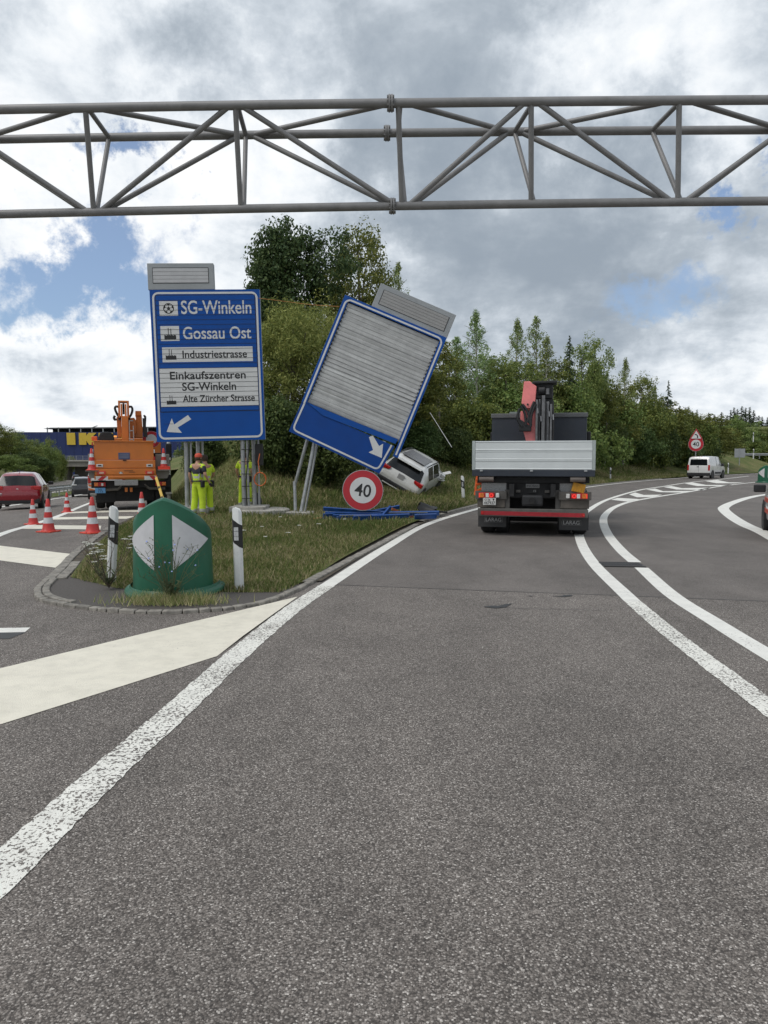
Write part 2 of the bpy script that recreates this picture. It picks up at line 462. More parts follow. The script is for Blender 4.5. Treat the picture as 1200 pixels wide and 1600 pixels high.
# ---- motorway carriageways, falling away to the left
ys = list(np.arange(17, 40, 1.0)) + list(np.arange(40, 110, 3.0)) + list(np.arange(110, 275, 8.0))
def strip(name, left, right, m, lift=0.0, n=10, ylist=ys):
    rows = []
    for Y in ylist:
        a, b_ = left(Y), right(Y)
        rows.append([(a + (b_ - a) * k / n, Y, zm(a + (b_ - a) * k / n, Y) + lift) for k in range(n + 1)])
    return MB().grid(rows).build(name, m, smooth=180)
struct(strip('motorway_road', lambda Y: E_(Y) - 1.0, lambda Y: K_(Y), ASPH2, 0.0))
ys2 = [y for y in ys if y > 30]
struct(strip('opposite_carriageway_road', lambda Y: E_(Y) - 14.5, lambda Y: E_(Y) - 3.6, ASPH2, 0.0, ylist=ys2))
struct(strip('central_reserve_ground', lambda Y: E_(Y) - 3.58, lambda Y: E_(Y) - 1.02, GRASSM, 0.03, 3))
# the road across, seen beyond the bend on the right
def cross_z(x): return ground(x, 104) + 0.35
cr = [[(x, 100 + o - (x - 40) * 0.05, 1.62) for o in (0, 4, 9)] for x in range(36, 140, 6)]
struct(MB().grid(cr).build('crossing_road', ASPH2))

# ---- markings
def line(name, pts, width, m, z=0.004, zf=None, step=0.3):
    c = curve(pts, step); rows = []
    jr = random.Random(len(c))
    for i, p in enumerate(c):
        width_ = width + (jr.uniform(-.012, .012) if step < .1 else 0)
        t = (c[min(i + 1, len(c) - 1)] - c[max(i - 1, 0)]).normalized(); n = Vector((-t.y, t.x, 0))
        a, b_ = p + n * width_ / 2, p - n * width_ / 2
        rows.append([(q.x, q.y, (zf(q.x, q.y) if zf else 0.0) + z) for q in (a, b_)])
    return struct(MB().grid(rows).build(name, m))
i1 = [p for p in A1C if p[1] <= 9.4]; i2 = [p for p in A1C if p[1] >= 9.4]
line('edge_line_marking', i1, 0.215, PAINT_STIP, step=.05)
line('edge_line_marking', i2, 0.20, PAINT)
LA = [(2.3, -3), (2.36, 1), (2.4, 3), (2.53, 4.8), (2.67, 6.7), (2.85, 8.4), (3.3, 11.6), (4.03, 15.14), (5.1, 19.3), (6.45, 23.3), (9.1, 29.9), (13.3, 38.5), (16.6, 43.9), (21, 51), (26.8, 59), (34.5, 70)]
line('lane_line_marking', LA[:6], 0.19, PAINT_STIP, step=.05)
line('lane_line_marking', LA[5:], 0.19, PAINT)
LB1 = [(2.6, -3.0), (2.82, .5), (3.0, 3.0), (3.2, 6.0), (3.31, 7.3), (3.46, 8.8), (3.86, 11.0)]
LB2 = [(3.96, 11.58), (4.23, 13.1), (4.82, 15.8), (5.66, 19), (6.56, 21.8), (7.87, 25.1), (9.55, 28.4), (12.1, 32.3), (14.9, 36.3), (19.95, 43.9), (25.4, 51), (31, 57.5), (40, 66)]
line('lane_line_marking', LB1, 0.20, PAINT); line('lane_line_marking', LB2, 0.20, PAINT)
line('bend_line_marking', [(6.9, 11.5), (7.45, 13.4), (8.4, 16.3), (8.9, 18.1), (9.74, 20.6), (10.92, 23.7), (11.7, 25.3), (13, 27.5), (15.3, 31), (17.5, 33.8), (22, 38.5)], 0.34, PAINT)
for poly in ([(9.06, 29.45), (9.78, 30.91), (10.35, 29.92), (9.32, 28.13)], [(11.25, 33.9), (12.2, 35.9), (11.75, 33.4), (12.69, 33.68), (11.5, 31.5), (10.76, 31.42)],
             [(13.96, 39.31), (14.9, 40.6), (14.1, 37.3), (15.69, 37.73), (14.49, 35.79), (13.51, 36.2)], [(16.23, 42.89), (17.3, 44.5), (16.6, 41.2), (18.52, 41.94), (16.78, 38.7), (15.6, 39.4)],
             [(19.9, 48.9), (21.42, 51.4), (20.13, 46.2), (21.92, 46.34), (20.6, 44.6), (18.8, 44.4)], [(23.6, 54.3), (25.8, 57.3), (23.95, 51.3), (25.0, 51.3), (23.4, 49.4), (22.3, 49.6)]):
    struct(flat_poly('hatch_marking', poly, 0.004, PAINT))
struct(flat_poly('gore_marking', [(-1.02, 8.66), (-2.14, 6.97), (-2.99, 5.65), (-4.6, 3.15), (-4.1, 1.65), (-2.36, 4.43), (-1.38, 6.01), (-1.30, 6.7), (-1.16, 7.7)], 0.004, CREAM))
def zpoly(name, pts, m, lift=0.005):
    """a marking that lies on the falling carriageway, cut fine enough to follow it"""
    a, b_, c, d = [Vector((*p, 0)) for p in pts]; rows = []
    for i in range(9):
        p, q = a.lerp(d, i / 8), b_.lerp(c, i / 8)
        rows.append([(*(p.lerp(q, k / 8).xy), (lambda v: zm(v.x, v.y) if v.y > 17 else 0.0)(p.lerp(q, k / 8)) + lift) for k in range(9)])
    return struct(MB().grid(rows).build(name, m))
zpoly('gore_bar_marking', [(-8.25, 14.48), (-5.35, 12.58), (-4.92, 10.98), (-7.75, 12.8)], CREAM)
zpoly('gore_bar_marking', [(-8.75, 18.4), (-6.95, 18.1), (-6.55, 17.0), (-8.45, 17.2)], CREAM)
zpoly('gore_bar_marking', [(-9.65, 21.6), (-7.3, 21.7), (-7.2, 20.6), (-9.3, 20.5)], CREAM)
zpoly('gore_bar_marking', [(-10.5, 24.8), (-7.9, 25.0), (-7.8, 23.9), (-10.2, 23.7)], CREAM)
line('lane_line_marking', [(-7.6, 13.4), (-8.35, 16.2)] + [(M_(y), y) for y in range(18, 64, 3)], 0.2, PAINT, 0.006, lambda x, y: zm(x, y) if y > 17 else 0.0)
line('edge_line_marking', [(E_(y), y) for y in range(18, 240, 4)], 0.22, PAINT, 0.006, lambda x, y: zm(x, y), 1.5)
line('edge_line_marking', [(E_(y) - 4.4, y) for y in range(32, 240, 6)], 0.22, PAINT, 0.008, lambda x, y: zm(x, y), 1.5)
struct(flat_poly('dash_marking', [(-4.1, 7.0), (-3.42, 7.05), (-3.38, 6.86), (-4.1, 6.80)], 0.004, PAINT))
BLACKTAR = mat('black_tar', (0.022, 0.022, 0.022), 0.5, var=0.3)
struct(flat_poly('tar_patch_marking', [(-4.1, 6.79), (-3.37, 6.85), (-3.40, 6.60), (-4.1, 6.58)], 0.004, BLACKTAR))
for pts in ([(1.09, 8.05), (1.2, 8.12), (1.27, 8.1), (1.36, 8.2), (1.45, 8.24), (1.52, 8.3), (1.44, 8.22), (1.38, 8.12), (1.34, 8.02), (1.22, 7.97)],
            [(1.98, 8.66), (2.1, 8.69), (2.16, 8.76), (2.26, 8.78), (2.24, 8.70), (2.13, 8.64)], [(1.71, 8.70), (1.75, 8.72), (1.77, 8.69), (1.73, 8.67)]):
    struct(flat_poly('tar_patch_marking', pts, 0.005, BLACKTAR))
line('crack_marking', [(1.33, 8.03), (1.6, 7.95), (2.0, 7.92), (2.4, 7.85)], 0.008, BLACKTAR, 0.004)
line('seam_marking', [(-0.8, 9.53), (0.0, 9.35), (1.57, 9.0), (2.9, 8.72), (4.4, 8.38), (7, 7.8)], 0.014, BLACKTAR, 0.003, step=0.15)

# ---- verge: grass sheet from kerb to ramp edge
def front(u):
    a = [(0, 9.95), (0.12, 9.6), (0.3, 9.08), (0.78, 8.82), (0.9, 8.82), (1, 9.6)]
    return float(np.interp(u, [p[0] for p in a], [p[1] for p in a]))
vy = list(np.arange(9.5, 26, 0.35)) + list(np.arange(26, 60, 0.8)) + list(np.arange(60, 97, 1.6))
rows = []
for Y0 in vy:
    f = max(0.0, 1 - (Y0 - 9.5) / 3.5)
    r = []
    for k in range(61):
        u = k / 60; Y = Y0 + (front(u) - 9.5) * f
        a, b_ = L_(max(9.9, Y)), R_(max(9.2, Y)) - 0.02
        x = a + (b_ - a) * u
        r.append((x, Y, hill(x, Y)))
    rows.append(r)
struct(MB().grid(rows).build('verge_ground', GRASSM, smooth=180))
rows = []
for Y in list(np.arange(96, 150, 6)):
    a, b_ = L_(Y), 34 - (Y - 96) * 0.2
    rows.append([(a + (b_ - a) * k / 30, Y, max(ground(a + (b_ - a) * k / 30, Y), 2.6 * ss(k / 5) * ss((30 - k) / 6))) for k in range(31)])
struct(MB().grid(rows).build('back_bank_ground', GRASSM, smooth=180))

# ---- apron of asphalt round the nose, and the kerb of granite setts
ap = [(p.x, p.y) for p in kc if p.y < 10.2]
inner = [(-0.9, 9.75), (-1.25, 9.1), (-1.69, 9.1), (-3.3, 9.3), (-3.9, 9.8), (-4.4, 10.2)]
struct(flat_poly('apron_pavement', ap + inner, 0.026, mat('old_dark_asphalt', (.085, .076, .070), .9, 0, .28, 40, bump=.6, bscale=120)))
GRANITE = mat('granite_setts', (0.235, 0.218, 0.192), 0.85, var=0.35, scale=9, bump=0.6, bscale=90, dirt=0.5)
km = MB(); rnd = random.Random(5)
kfine = curve([(p.x, p.y) for p in kc], 0.03)
acc = 0.0; last = kfine[0]
for i in range(1, len(kfine)):
    p, q = last, kfine[i]
    Lk = (q - p).length
    want = rnd.uniform(.11, .19) if (q.y < 9.6) else rnd.uniform(.22, .32)
    if Lk < want: continue
    t = (q - p).normalized(); n = Vector((t.y, -t.x, 0)) * -1
    wk = 0.15 if q.y > 9.6 else 0.095
    for row in ((0, 1) if -4.9 < q.x < -3.4 and q.y < 12 else (0,)):
        c = (p + q) / 2 + n * (wk * (0.5 + row) - 0.02)
        hgt = 0.034 + rnd.uniform(0.0, 0.010) + row * 0.010
        M = Matrix.Translation((c.x, c.y, hgt / 2 - 0.02)) @ Matrix.Rotation(math.atan2(t.y, t.x) + rnd.uniform(-0.03, 0.03), 4, 'Z')
        km.box((0, 0, 0), (Lk - 0.014, wk - 0.012, hgt + 0.04), M)
    last = q
struct(km.build('kerb_pavement', GRANITE, smooth=40, bevel=0.008, seg=1))
SOIL = mat('dark_soil', (.075, .062, .045), .95, 0, .4, 8, bump=.8, bscale=60)
rows = [[(R_(Y) - .16, Y, .022), (R_(Y) + .02, Y, .022), (R_(Y) + .16, Y, .02)] for Y in np.arange(9.7, 19.2, .3)]
struct(MB().grid(rows).build('kerb_soil_ground', SOIL))
rows = [[(L_(Y) - .26, Y, zm(L_(Y), Y) + .018 if Y > 17 else .018), (L_(Y) + .12, Y, zm(L_(Y), Y) + .024 if Y > 17 else .024)] for Y in np.arange(10.2, 24, .3)]
struct(MB().grid(rows).build('kerb_soil_ground', SOIL))
ke = [( R_(Y) + 0.07, Y) for Y in np.arange(18.8, 60, 0.5)]
rows = [[(x - 0.20, y, 0.05), (x - 0.05, y, 0.062), (x + 0.04, y, 0.055), (x + 0.06, y, -0.01)] for x, y in ke]
struct(MB().grid(rows).build('kerb_pavement', GRANITE))

# ---- drain grate let into the road between the two lines
IRON = mat('cast_iron', (0.075, 0.072, 0.072), 0.55, 0.6, 0.25)
g = thing('drain_grate', 'cast iron drain grate in the gap of the white line beside the lorry', 'drain grate', (3.66, 11.28, 0.0), R(-6))
MB().box((0, 0, 0.004), (0.62, 0.46, 0.012)).build('frame', BLACKTAR, g)
gm = MB()
for k in range(13): gm.box((-0.27 + k * 0.045, 0, 0.013), (0.022, 0.42, 0.010))
gm.box((0, 0.215, 0.0135), (0.60, 0.025, 0.011)).box((0, -0.215, 0.0135), (0.60, 0.025, 0.011)).box((0, 0, 0.0138), (0.60, 0.025, 0.0105))
gm.build('grid', IRON, g)

# ================================================================= gantry, signs, posts
STEEL = mat('grey_painted_steel', (0.205, 0.200, 0.200), 0.5, 0.1, 0.12, 2.5, bump=0.05, bscale=30, dirt=0.25)
GALV = mat('galvanised_steel', (0.36, 0.37, 0.375), 0.45, 0.55, 0.16, 6, dirt=0.25)
CONC = mat('concrete', (0.33, 0.315, 0.285), 0.9, var=0.25, scale=4, bump=0.4, bscale=40, dirt=0.5)
BLUE = mat('blue_sign_sheet', (0.003, 0.066, 0.305), 0.5, 0, 0.07, 1.5, spec=.25, dirt=0.05)
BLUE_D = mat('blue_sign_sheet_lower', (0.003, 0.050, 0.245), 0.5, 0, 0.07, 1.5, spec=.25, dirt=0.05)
WHITE_S = mat('white_sign_sheet', (0.60, 0.60, 0.60), 0.5, 0, 0.04, 2)
BLACK = mat('black_paint', (0.012, 0.012, 0.013), 0.5, 0, 0.2)
GREYBOX = mat('grey_housing', (0.30, 0.315, 0.325), 0.5, 0.2, 0.06, 2, dirt=0.12)
LOUVRE = mat('pale_louvre', (0.46, 0.46, 0.47), 0.5, 0.1, 0.06, 3)
RED_S = mat('red_sign_sheet', (0.42, 0.012, 0.022), 0.45, 0, 0.08)
ORANGE_CORD = mat('orange_cord', (0.55, 0.13, 0.03), 0.6)

# ---- truss gantry across the road
gan = thing('sign_gantry', 'grey triangular tubular truss gantry spanning the whole road overhead', 'gantry', (0, 0, 0))
def gp(x, o, z, ga=-0.034): return (x, 14.65 + o + ga * x, z)     # it stands slightly askew
FT, RT, BT = (-0.75, 8.06, -.025), (0.48, 8.06, -.027), (-0.16, 6.44, -.049)     # across, height and skew of the three chords
sag = lambda x: -0.0005 * (x - 0.4) ** 2
def chordp(c, x): return gp(x, c[0], c[1] + sag(x), c[2])
for c in (FT, RT, BT):
    MB().tube([chordp(c, x) for x in np.linspace(-15.2, 14.6, 31)], 0.080, 20).build('chord', STEEL, gan, smooth=50)
FX = [-13.9, -11.1, -8.35, -5.47, -2.71, .256, 2.655, 5.30, 8.0, 10.7, 13.4]; BX = [-14.0, -11.2, -8.5, -5.65, -2.76, .34, 2.78, 5.5, 8.2, 10.9, 13.6]; RX = [-13.9, -11.1, -8.3, -5.5, -2.75, .28, 2.57, 5.25, 7.9, 10.6, 13.3]
def brace(a, b_, r=0.050):
    MB().tube([a, b_], r, 14).build('brace', STEEL, gan, smooth=50)
for i in range(11):
    brace(chordp(FT, FX[i]), chordp(BT, BX[i])); brace(chordp(RT, RX[i]), chordp(BT, BX[i] + .06), 0.046); brace(chordp(FT, FX[i] + .04), chordp(RT, RX[i]), 0.046)
for i in range(10):
    if i % 2 == 0:      # top node left, bottom node right
        brace(chordp(FT, FX[i] + .10), chordp(BT, BX[i + 1] - .10)); brace(chordp(RT, RX[i] + .10), chordp(BT, BX[i + 1] - .16)); brace(chordp(RT, RX[i] + .12), chordp(FT, FX[i + 1] - .12))
    else:
        brace(chordp(BT, BX[i] + .12), chordp(FT, FX[i + 1] - .10)); brace(chordp(BT, BX[i] + .18), chordp(RT, RX[i + 1] - .10)); brace(chordp(FT, FX[i] + .14), chordp(RT, RX[i + 1] - .10))
for c, x in ((FT, 0.12), (RT, 0.06), (BT, 0.16)):
    p = Vector(chordp(c, x)); fm = MB()
    for s_ in (-0.022, 0.022):
        fm.tube([p + Vector((s_ - 0.016, 0, 0)), p + Vector((s_ + 0.016, 0, 0))], 0.150, 24)
    for k in range(10):
        a = 2 * math.pi * k / 10; q = p + Vector((0, math.cos(a) * 0.122, math.sin(a) * 0.122))
        fm.tube([q - Vector((0.065, 0, 0)), q + Vector((0.065, 0, 0))], 0.016, 6)
    fm.build('flange', STEEL, gan, smooth=40)
for x in (-15.2, 14.6):
    pm = MB()
    for o in (FT[0], RT[0]):
        pm.tube([gp(x, o, -0.1), gp(x, o, 8.2)], 0.14, 16)
    for z in (1.5, 3.5, 5.5): pm.tube([gp(x, FT[0], z), gp(x, RT[0], z + 1.2)], 0.05, 10)
    pm.box(gp(x, 0.02, 0.05), (0.9, 2.2, 0.25))
    pm.build('mast', STEEL, gan, smooth=50)

# ---- big direction sign on four posts
def rounded_frame(x0, x1, z0, z1, wid, rad, y0, y1, mb, gapf=None, n=6):
    def loop(i):
        r = max(0.01, rad - i); pts = []
        for cx, cz, a0 in ((x1 - rad, z1 - rad, 0), (x0 + rad, z1 - rad, 90), (x0 + rad, z0 + rad, 180), (x1 - rad, z0 + rad, 270)):
            for k in range(n + 1):
                a = R(a0 + 90 * k / n); pts.append((cx + r * math.cos(a), cz + r * math.sin(a)))
        return pts
    A, B = loop(0), loop(wid); m = len(A)
    vs = [(x, y0, z) for x, z in A] + [(x, y0, z) for x, z in B] + [(x, y1, z) for x, z in A] + [(x, y1, z) for x, z in B]
    fs = []
    for i in range(m):
        j = (i + 1) % m
        fs += [(i, j, m + j, m + i), (i, 2 * m + i, 2 * m + j, j), (m + i, m + j, 3 * m + j, 3 * m + i), (2 * m + i, 3 * m + i, 3 * m + j, 2 * m + j)]
    mb.add(vs, fs); return mb
def factory(mb, x0, z0, sc, y):
    """the works pictogram: saw-tooth roof with two thin chimneys"""
    p = [(0, 0), (0, .44), (.2, .34), (.2, .44), (.32, .38), (.32, 1.0), (.38, 1.0), (.38, .36), (.4, .35), (.4, .44), (.54, .37), (.54, .95), (.6, .95), (.6, .44), (.8, .34), (.8, .44), (1, .36), (1, 0)]
    mb.prism([(x0 + a * sc, z0 + b_ * sc) for a, b_ in p], y, y - 0.003)
    return mb
lean = R(-1.55)
sign = bpy.data.objects.new('direction_sign', None); C.objects.link(sign)
sign.location = (-4.88, 21.0, 2.14); sign.rotation_euler = (0, lean, R(5.5))
tag(sign, 'tall blue direction sign upright on four posts, with white lettering and an arrow down left', 'road sign')
WS, HS, TH = 3.02, 4.20, 0.22
x0, x1 = -WS / 2, WS / 2
MB().box((0, TH / 2 + 0.012, HS / 2), (WS, TH, HS)).build('cabinet', GREYBOX, sign, bevel=0.01)
MB().box((0, 0.006, HS / 2), (WS - 0.004, 0.012, HS - 0.004)).build('panel', BLUE, sign)
rounded_frame(x0 + .065, x1 - .065, .065, HS - .065, .055, .17, -0.001, -0.004, MB()).build('border', WHITE_S, sign)
# turning slats in the upper part
slx0, slx1, slz0, slz1 = x0 + .16, x1 - .15, HS - 3.36, HS - .16
nsl = 24; sh = (slz1 - slz0) / nsl
sm = MB()
for k in range(nsl): sm.box(((slx0 + slx1) / 2, -0.004, slz0 + (k + .5) * sh), (slx1 - slx0, 0.014, sh - 0.006))
sm.build('slats', BLUE, sign, bevel=0.003, seg=1)
fr = MB()
for z in (slz0 - .008, slz1 + .008): fr.box(((slx0 + slx1) / 2, -0.001, z), (slx1 - slx0 + .03, 0.008, 0.014))
for x in (slx0 - .008, slx1 + .008): fr.box((x, -0.001, (slz0 + slz1) / 2), (0.016, 0.008, slz1 - slz0))
fr.build('slat_seam', BLACK, sign)
top = HS
def rect(mb, a, b_, v0, v1, y=-0.011): mb.box(((a + b_) / 2 + x0, y - 0.001, top - (v0 + v1) / 2), (b_ - a, 0.003, v1 - v0)); return mb
pl = MB(); rect(pl, .25, .75, .315, .715); rect(pl, .25, .76, .995, 1.405); rect(pl, .27, 2.76, 1.58, 1.99); rect(pl, .17, 2.87, 2.16, 3.23)
pl.build('white_field', WHITE_S, sign)
YL = -0.0128
for body_, a_, b2_, lo_, hi_, m_, yy, bo in (('SG-Winkeln', .84, 2.77, .675, .30, WHITE_S, YL + .002, .012), ('Gossau Ost', .86, 2.74, 1.37, 1.02, WHITE_S, YL + .002, .012),
        ('Industriestrasse', .82, 2.60, 1.885, 1.675, BLACK, YL - .0002, .016), ('Einkaufszentren', .45, 2.54, 2.475, 2.25, BLACK, YL - .0002, .016), ('SG-Winkeln', .77, 2.26, 2.79, 2.56, BLACK, YL - .0002, .016), ('Alte Z\u00fcrcher Strasse', .77, 2.77, 3.11, 2.91, BLACK, YL - .0002, .016)):
    text_into(MB(), body_, a_ + x0, b2_ + x0, top - lo_, top - hi_, yy, .003, bold=bo).build('lettering', m_, sign)
for a_, b2_, c_ in ((.35, 1.37, .32), (.36, 1.92, .29), (.33, 3.16, .26)): factory(MB(), a_ + x0, top - b2_, c_, YL).build('pictogram', BLACK, sign)
pc = MB()
bx, bz = .50 + x0, top - .515
rounded_frame(bx - .145, bx + .145, bz - .145, bz + .145, .022, .1449, YL, YL - 0.003, pc, n=8)
pc.prism([(bx + .05 * math.sin(2 * math.pi * k / 5), bz + .05 * math.cos(2 * math.pi * k / 5)) for k in range(5)], YL, YL - .003)
for k in range(5):
    a = 2 * math.pi * k / 5; c_, s_ = math.cos(a), math.sin(a)
    pc.bar((bx + .05 * s_, YL - .0015, bz + .05 * c_), (bx + .10 * s_, YL - .0015, bz + .10 * c_), .010, .003, (0, 1, 0))
    a2 = a; e = [(-.045, .132), (.045, .132), (.03, .10), (0, .088), (-.03, .10)]
    pc.prism([(bx + u * math.cos(a2) + v * math.sin(a2), bz - u * math.sin(a2) + v * math.cos(a2)) for u, v in e], YL, YL - .003)
pc.build('pictogram', BLACK, sign)
# the fine gaps between the slats run through lettering and fields alike
gm_ = MB()
for k in range(1, nsl): gm_.box(((slx0 + slx1) / 2, -0.0165, slz0 + k * sh), (slx1 - slx0, 0.0016, 0.009))
gm_.build('slat_gap', BLACK, sign)
ar = [(.098, 1.357), (.153, 1.227), (.173, 1.287), (.308, 1.199), (.337, 1.239), (.205, 1.317), (.243, 1.369)]
MB().prism([(a * 2.89 + x0, top - b_ * 2.89) for a, b_ in ar], -0.001, -0.004).build('arrow', WHITE_S, sign)
MB().box((.35 + x0, -0.0048, top - 3.70), (.26, 0.0012, 0.008)).build('panel_joint', BLACK, sign)
# grey header box
hb = MB().box((x0 + .87, .12, HS + .36), (1.80, .24, .72)).build('header_box', GREYBOX, sign, bevel=0.012)
MB().box((x0 + .87, -0.002, HS + .385), (1.53, .006, .43)).build('header_seam', BLACK, hb)
hm = MB()
for k in range(4): hm.box((x0 + .87, -0.006, HS + .385 - .4 / 2 + .05 + k * .1), (1.50, .008, .092))
hm.build('header_louvre', LOUVRE, hb)
sroot = sign
def post_for(parent, p_top, p_bot, r=0.06, name='post', m=GALV):
    mb = MB().tube([p_top, p_bot], r, 14)
    return mb.build(name, m, parent, smooth=50)
inv = (Matrix.Translation(sign.location) @ sign.rotation_euler.to_matrix().to_4x4()).inverted()
def wl(p): return tuple(inv @ Vector(p))
for xb, yb, xt in ((-5.66, 20.95, -5.66), (-5.44, 21.45, -5.45), (-4.02, 20.95, -4.06), (-3.80, 21.45, -3.83)):
    zb = hill(xb, yb) + .05
    post_for(sign, wl((xt, yb + .28, 3.2)), wl((xb, yb + .28, zb)), .062)
    post_for(sign, wl((xt + .13, yb + .28, 3.1)), wl((xb + .13, yb + .28, zb)), .034)
for xb in (-5.55, -3.9):
    zb = hill(xb, 21.4)
    fm = MB().box((xb, 21.45, zb + .05), (1.0, 1.1, .34)); fm.v = [wl(p) for p in fm.v]
    fm.build('concrete_base', CONC, sign, bevel=0.02)
zb = hill(-3.75, 21.45)
fm = MB().lathe([(0.85, -.1), (0.85, .13), (0.8, .16)], 20, Matrix.Translation((-3.6, 21.5, zb - .03))); fm.v = [wl(p) for p in fm.v]
fm.build('concrete_base', CONC, sign)
bxm = MB().box((-3.60, 21.4, 1.75), (.22, .16, .62)); bxm.v = [wl(p) for p in bxm.v]
bxm.build('control_box', BLACK, sign, bevel=0.02)
cm = MB()
for k in range(5):
    z = .5 + k * .35
    cm.tube([(-4.06, 21.12, z), (-3.86, 21.12, z), (-3.80, 21.35, z)], .012, 6)
cm.tube([(-3.92, 21.1, .3), (-3.94, 21.1, 1.0), (-3.88, 21.1, 1.6), (-3.82, 21.2, 2.3)], .018, 6); cm.v = [wl(p) for p in cm.v]
cm.build('cable_clamp', BLACK, sign)

# orange cable coil hung on the post
cc = MB(); pts = []
for k in range(64):
    a = 2 * math.pi * k / 16; pts.append((-3.55 + .17 * math.cos(a) + .012 * math.sin(k), 21.2 + .02 * math.sin(k * .7), 1.05 + .19 * math.sin(a) + .008 * math.cos(k * 1.3)))
cc.tube(pts, .010, 6); cc.tube([(-3.56, 21.2, 1.22), (-3.60, 21.2, 1.55), (-3.56, 21.25, 1.78)], .014, 6)
tag(cc.build('cable_coil', ORANGE_CORD, smooth=60), 'coil of orange cable hanging on the sign post under the black box', 'cable')

# orange cord strung between the two signs
pt = lambda px, py, Y: Vector((0, 0, CAM_H)) + sight(px, py) * (Y / sight(px, py).y)
c = curve([pt(404, 466, 21.1), pt(445, 471, 21.2), pt(485, 476, 21.3), pt(530, 479, 21.4)], .2)
tag(MB().tube(c, .008, 6).build('cord', mat('faded_orange_cord', (.42, .19, .06), .8), smooth=60), 'thin faded orange cord strung between the two blue signs', 'cord')

def brushed_mat():
    """bare sheet with streaks along each slat and slats of different dullness"""
    m = bpy.data.materials.new('bare_aluminium'); m.use_nodes = True; t = NT(m.node_tree)
    o = t.new('ShaderNodeOutputMaterial'); b = t.new('ShaderNodeBsdfPrincipled'); t.l(b.outputs[0], o.inputs[0])
    co = t.new('ShaderNodeTexCoord').outputs['Object']
    st = t.vmath('MULTIPLY', co, (.10, .10, 6.2)).outputs[0]
    n = t.noise(st, 1.0, 4, .65).outputs[0]; n2 = t.noise(co, 2.4, 6, .65, .4).outputs[0]; n3 = t.noise(t.vmath('MULTIPLY', co, (26, 1, 3)).outputs[0], 1.0, 3, .6).outputs[0]
    f = t.math('ADD', t.math('ADD', t.math('MULTIPLY', n, .62), t.math('MULTIPLY', n2, .28)), t.math('MULTIPLY', n3, .10))
    c = t.ramp(f, [(.30, (.215, .215, .215)), (.46, (.36, .36, .355)), (.58, (.50, .50, .49)), (.70, (.66, .66, .65))])
    t.l(c, b.inputs['Base Color']); b.inputs['Metallic'].default_value = .25
    t.l(t.smooth(f, .3, .7, .62, .40), b.inputs['Roughness'])
    return m
# ---- the damaged sign, knocked over to the right
ts = bpy.data.objects.new('direction_sign', None); C.objects.link(ts)
TC = CAM_H + 0
d_ = sight(576, 600); ctr = Vector((0, 0, CAM_H)) + d_ * (21.3 / d_.y)
ts.location = ctr; ts.rotation_euler = (R(-3), R(22.3), R(2))
tag(ts, 'wrecked blue sign leaning far over, with bare grey slats and an arrow down right', 'road sign')
W2, H2 = 3.14, 4.16
a0, a1, b0, b1 = -W2 / 2, W2 / 2, -H2 / 2, H2 / 2
inz = b0 + .92                                              # where the frame ends and the torn lower sheet begins
ALU = brushed_mat()
MB().box((0, .16, .42), (W2 - .1, .16, H2 - .95)).build('cabinet', GREYBOX, ts, bevel=0.01)
fm = MB()
fm.box((a0 + .075, .03, (inz + b1) / 2 - .02), (.15, .10, b1 - inz + .04)); fm.box((a1 - .075, .03, (inz + b1) / 2 - .24), (.15, .10, b1 - inz + .48)); fm.box((0, .03, b1 - .07), (W2 - .3, .098, .14))
fm.build('frame', BLUE, ts, bevel=0.006)
bm_ = MB()
def strip_line(pts, wd, y):
    n = len(pts)
    for i in range(n - 1): bm_.bar((pts[i][0], y, pts[i][1]), (pts[i + 1][0], y, pts[i + 1][1]), wd, .003, (0, 1, 0))
rc = .16; arc = lambda cx, cz, s0: [(cx + rc * math.cos(R(s0 - 15 * k)), cz + rc * math.sin(R(s0 - 15 * k))) for k in range(7)]
strip_line([(a0 + .085, inz - .05)] + arc(a0 + .085 + rc, b1 - .085 - rc, 180) + arc(a1 - .085 - rc, b1 - .085 - rc, 90) + [(a1 - .085, inz - .42)], .05, -.0225)
bm_.build('border', WHITE_S, ts)
# louvred slats, each tilted a little differently, a few bent and shining
lz = np.linspace(inz + .02, b1 - .16, 27); rnd = random.Random(3)
lv = MB()
for k in range(26):
    za, zb_ = lz[k], lz[k + 1]; h = zb_ - za
    til = rnd.uniform(-.004, .006) + (.010 if 9 <= k <= 12 else 0); bend = rnd.uniform(-.006, .006) - (.008 if 9 <= k <= 12 else 0)
    rws = []
    for (f, yy) in ((0, .045), (.05, .040 - til), (.5, .036 - til * .5), (.95, .040), (1.0, .050)):
        rws.append([(a0 + .16 + (W2 - .32) * q / 12, yy + bend * ss((q / 12 - .55) / .45) * (1 - f), za + f * h + .003 * math.sin(q * .9 + k)) for q in range(13)])
    lv.grid(rws)
lv.build('slats', ALU, ts, smooth=30)
MB().box((0, .075, (inz + b1) / 2), (W2 - .3, .01, b1 - inz - .1)).build('slat_backing', BLACK, ts)
for xs_, dx_, k0 in ((a0 + .15, .055, 2), (a1 - .15, -.055, 9)):
    pl_ = [(xs_ - dx_ * .2, lz[k0] - .03)]
    for k in range(k0, 25): pl_ += [(xs_, lz[k]), (xs_ + dx_, lz[k] + .03), (xs_, lz[k] + .06)]
    pl_ += [(xs_ - dx_ * .2, lz[24] + .1)]
    MB().prism(pl_, -.004, .03).build('slat_bracket', BLACK, ts)
# sill of blue sheet left on the frame
MB().prism([(a0 + .16, inz + .0), (a1 - .20, inz + .02), (a1 - .22, inz - .13), (a0 + .70, inz - .17)], -.035, -.015).build('bent_sill', BLUE, ts)
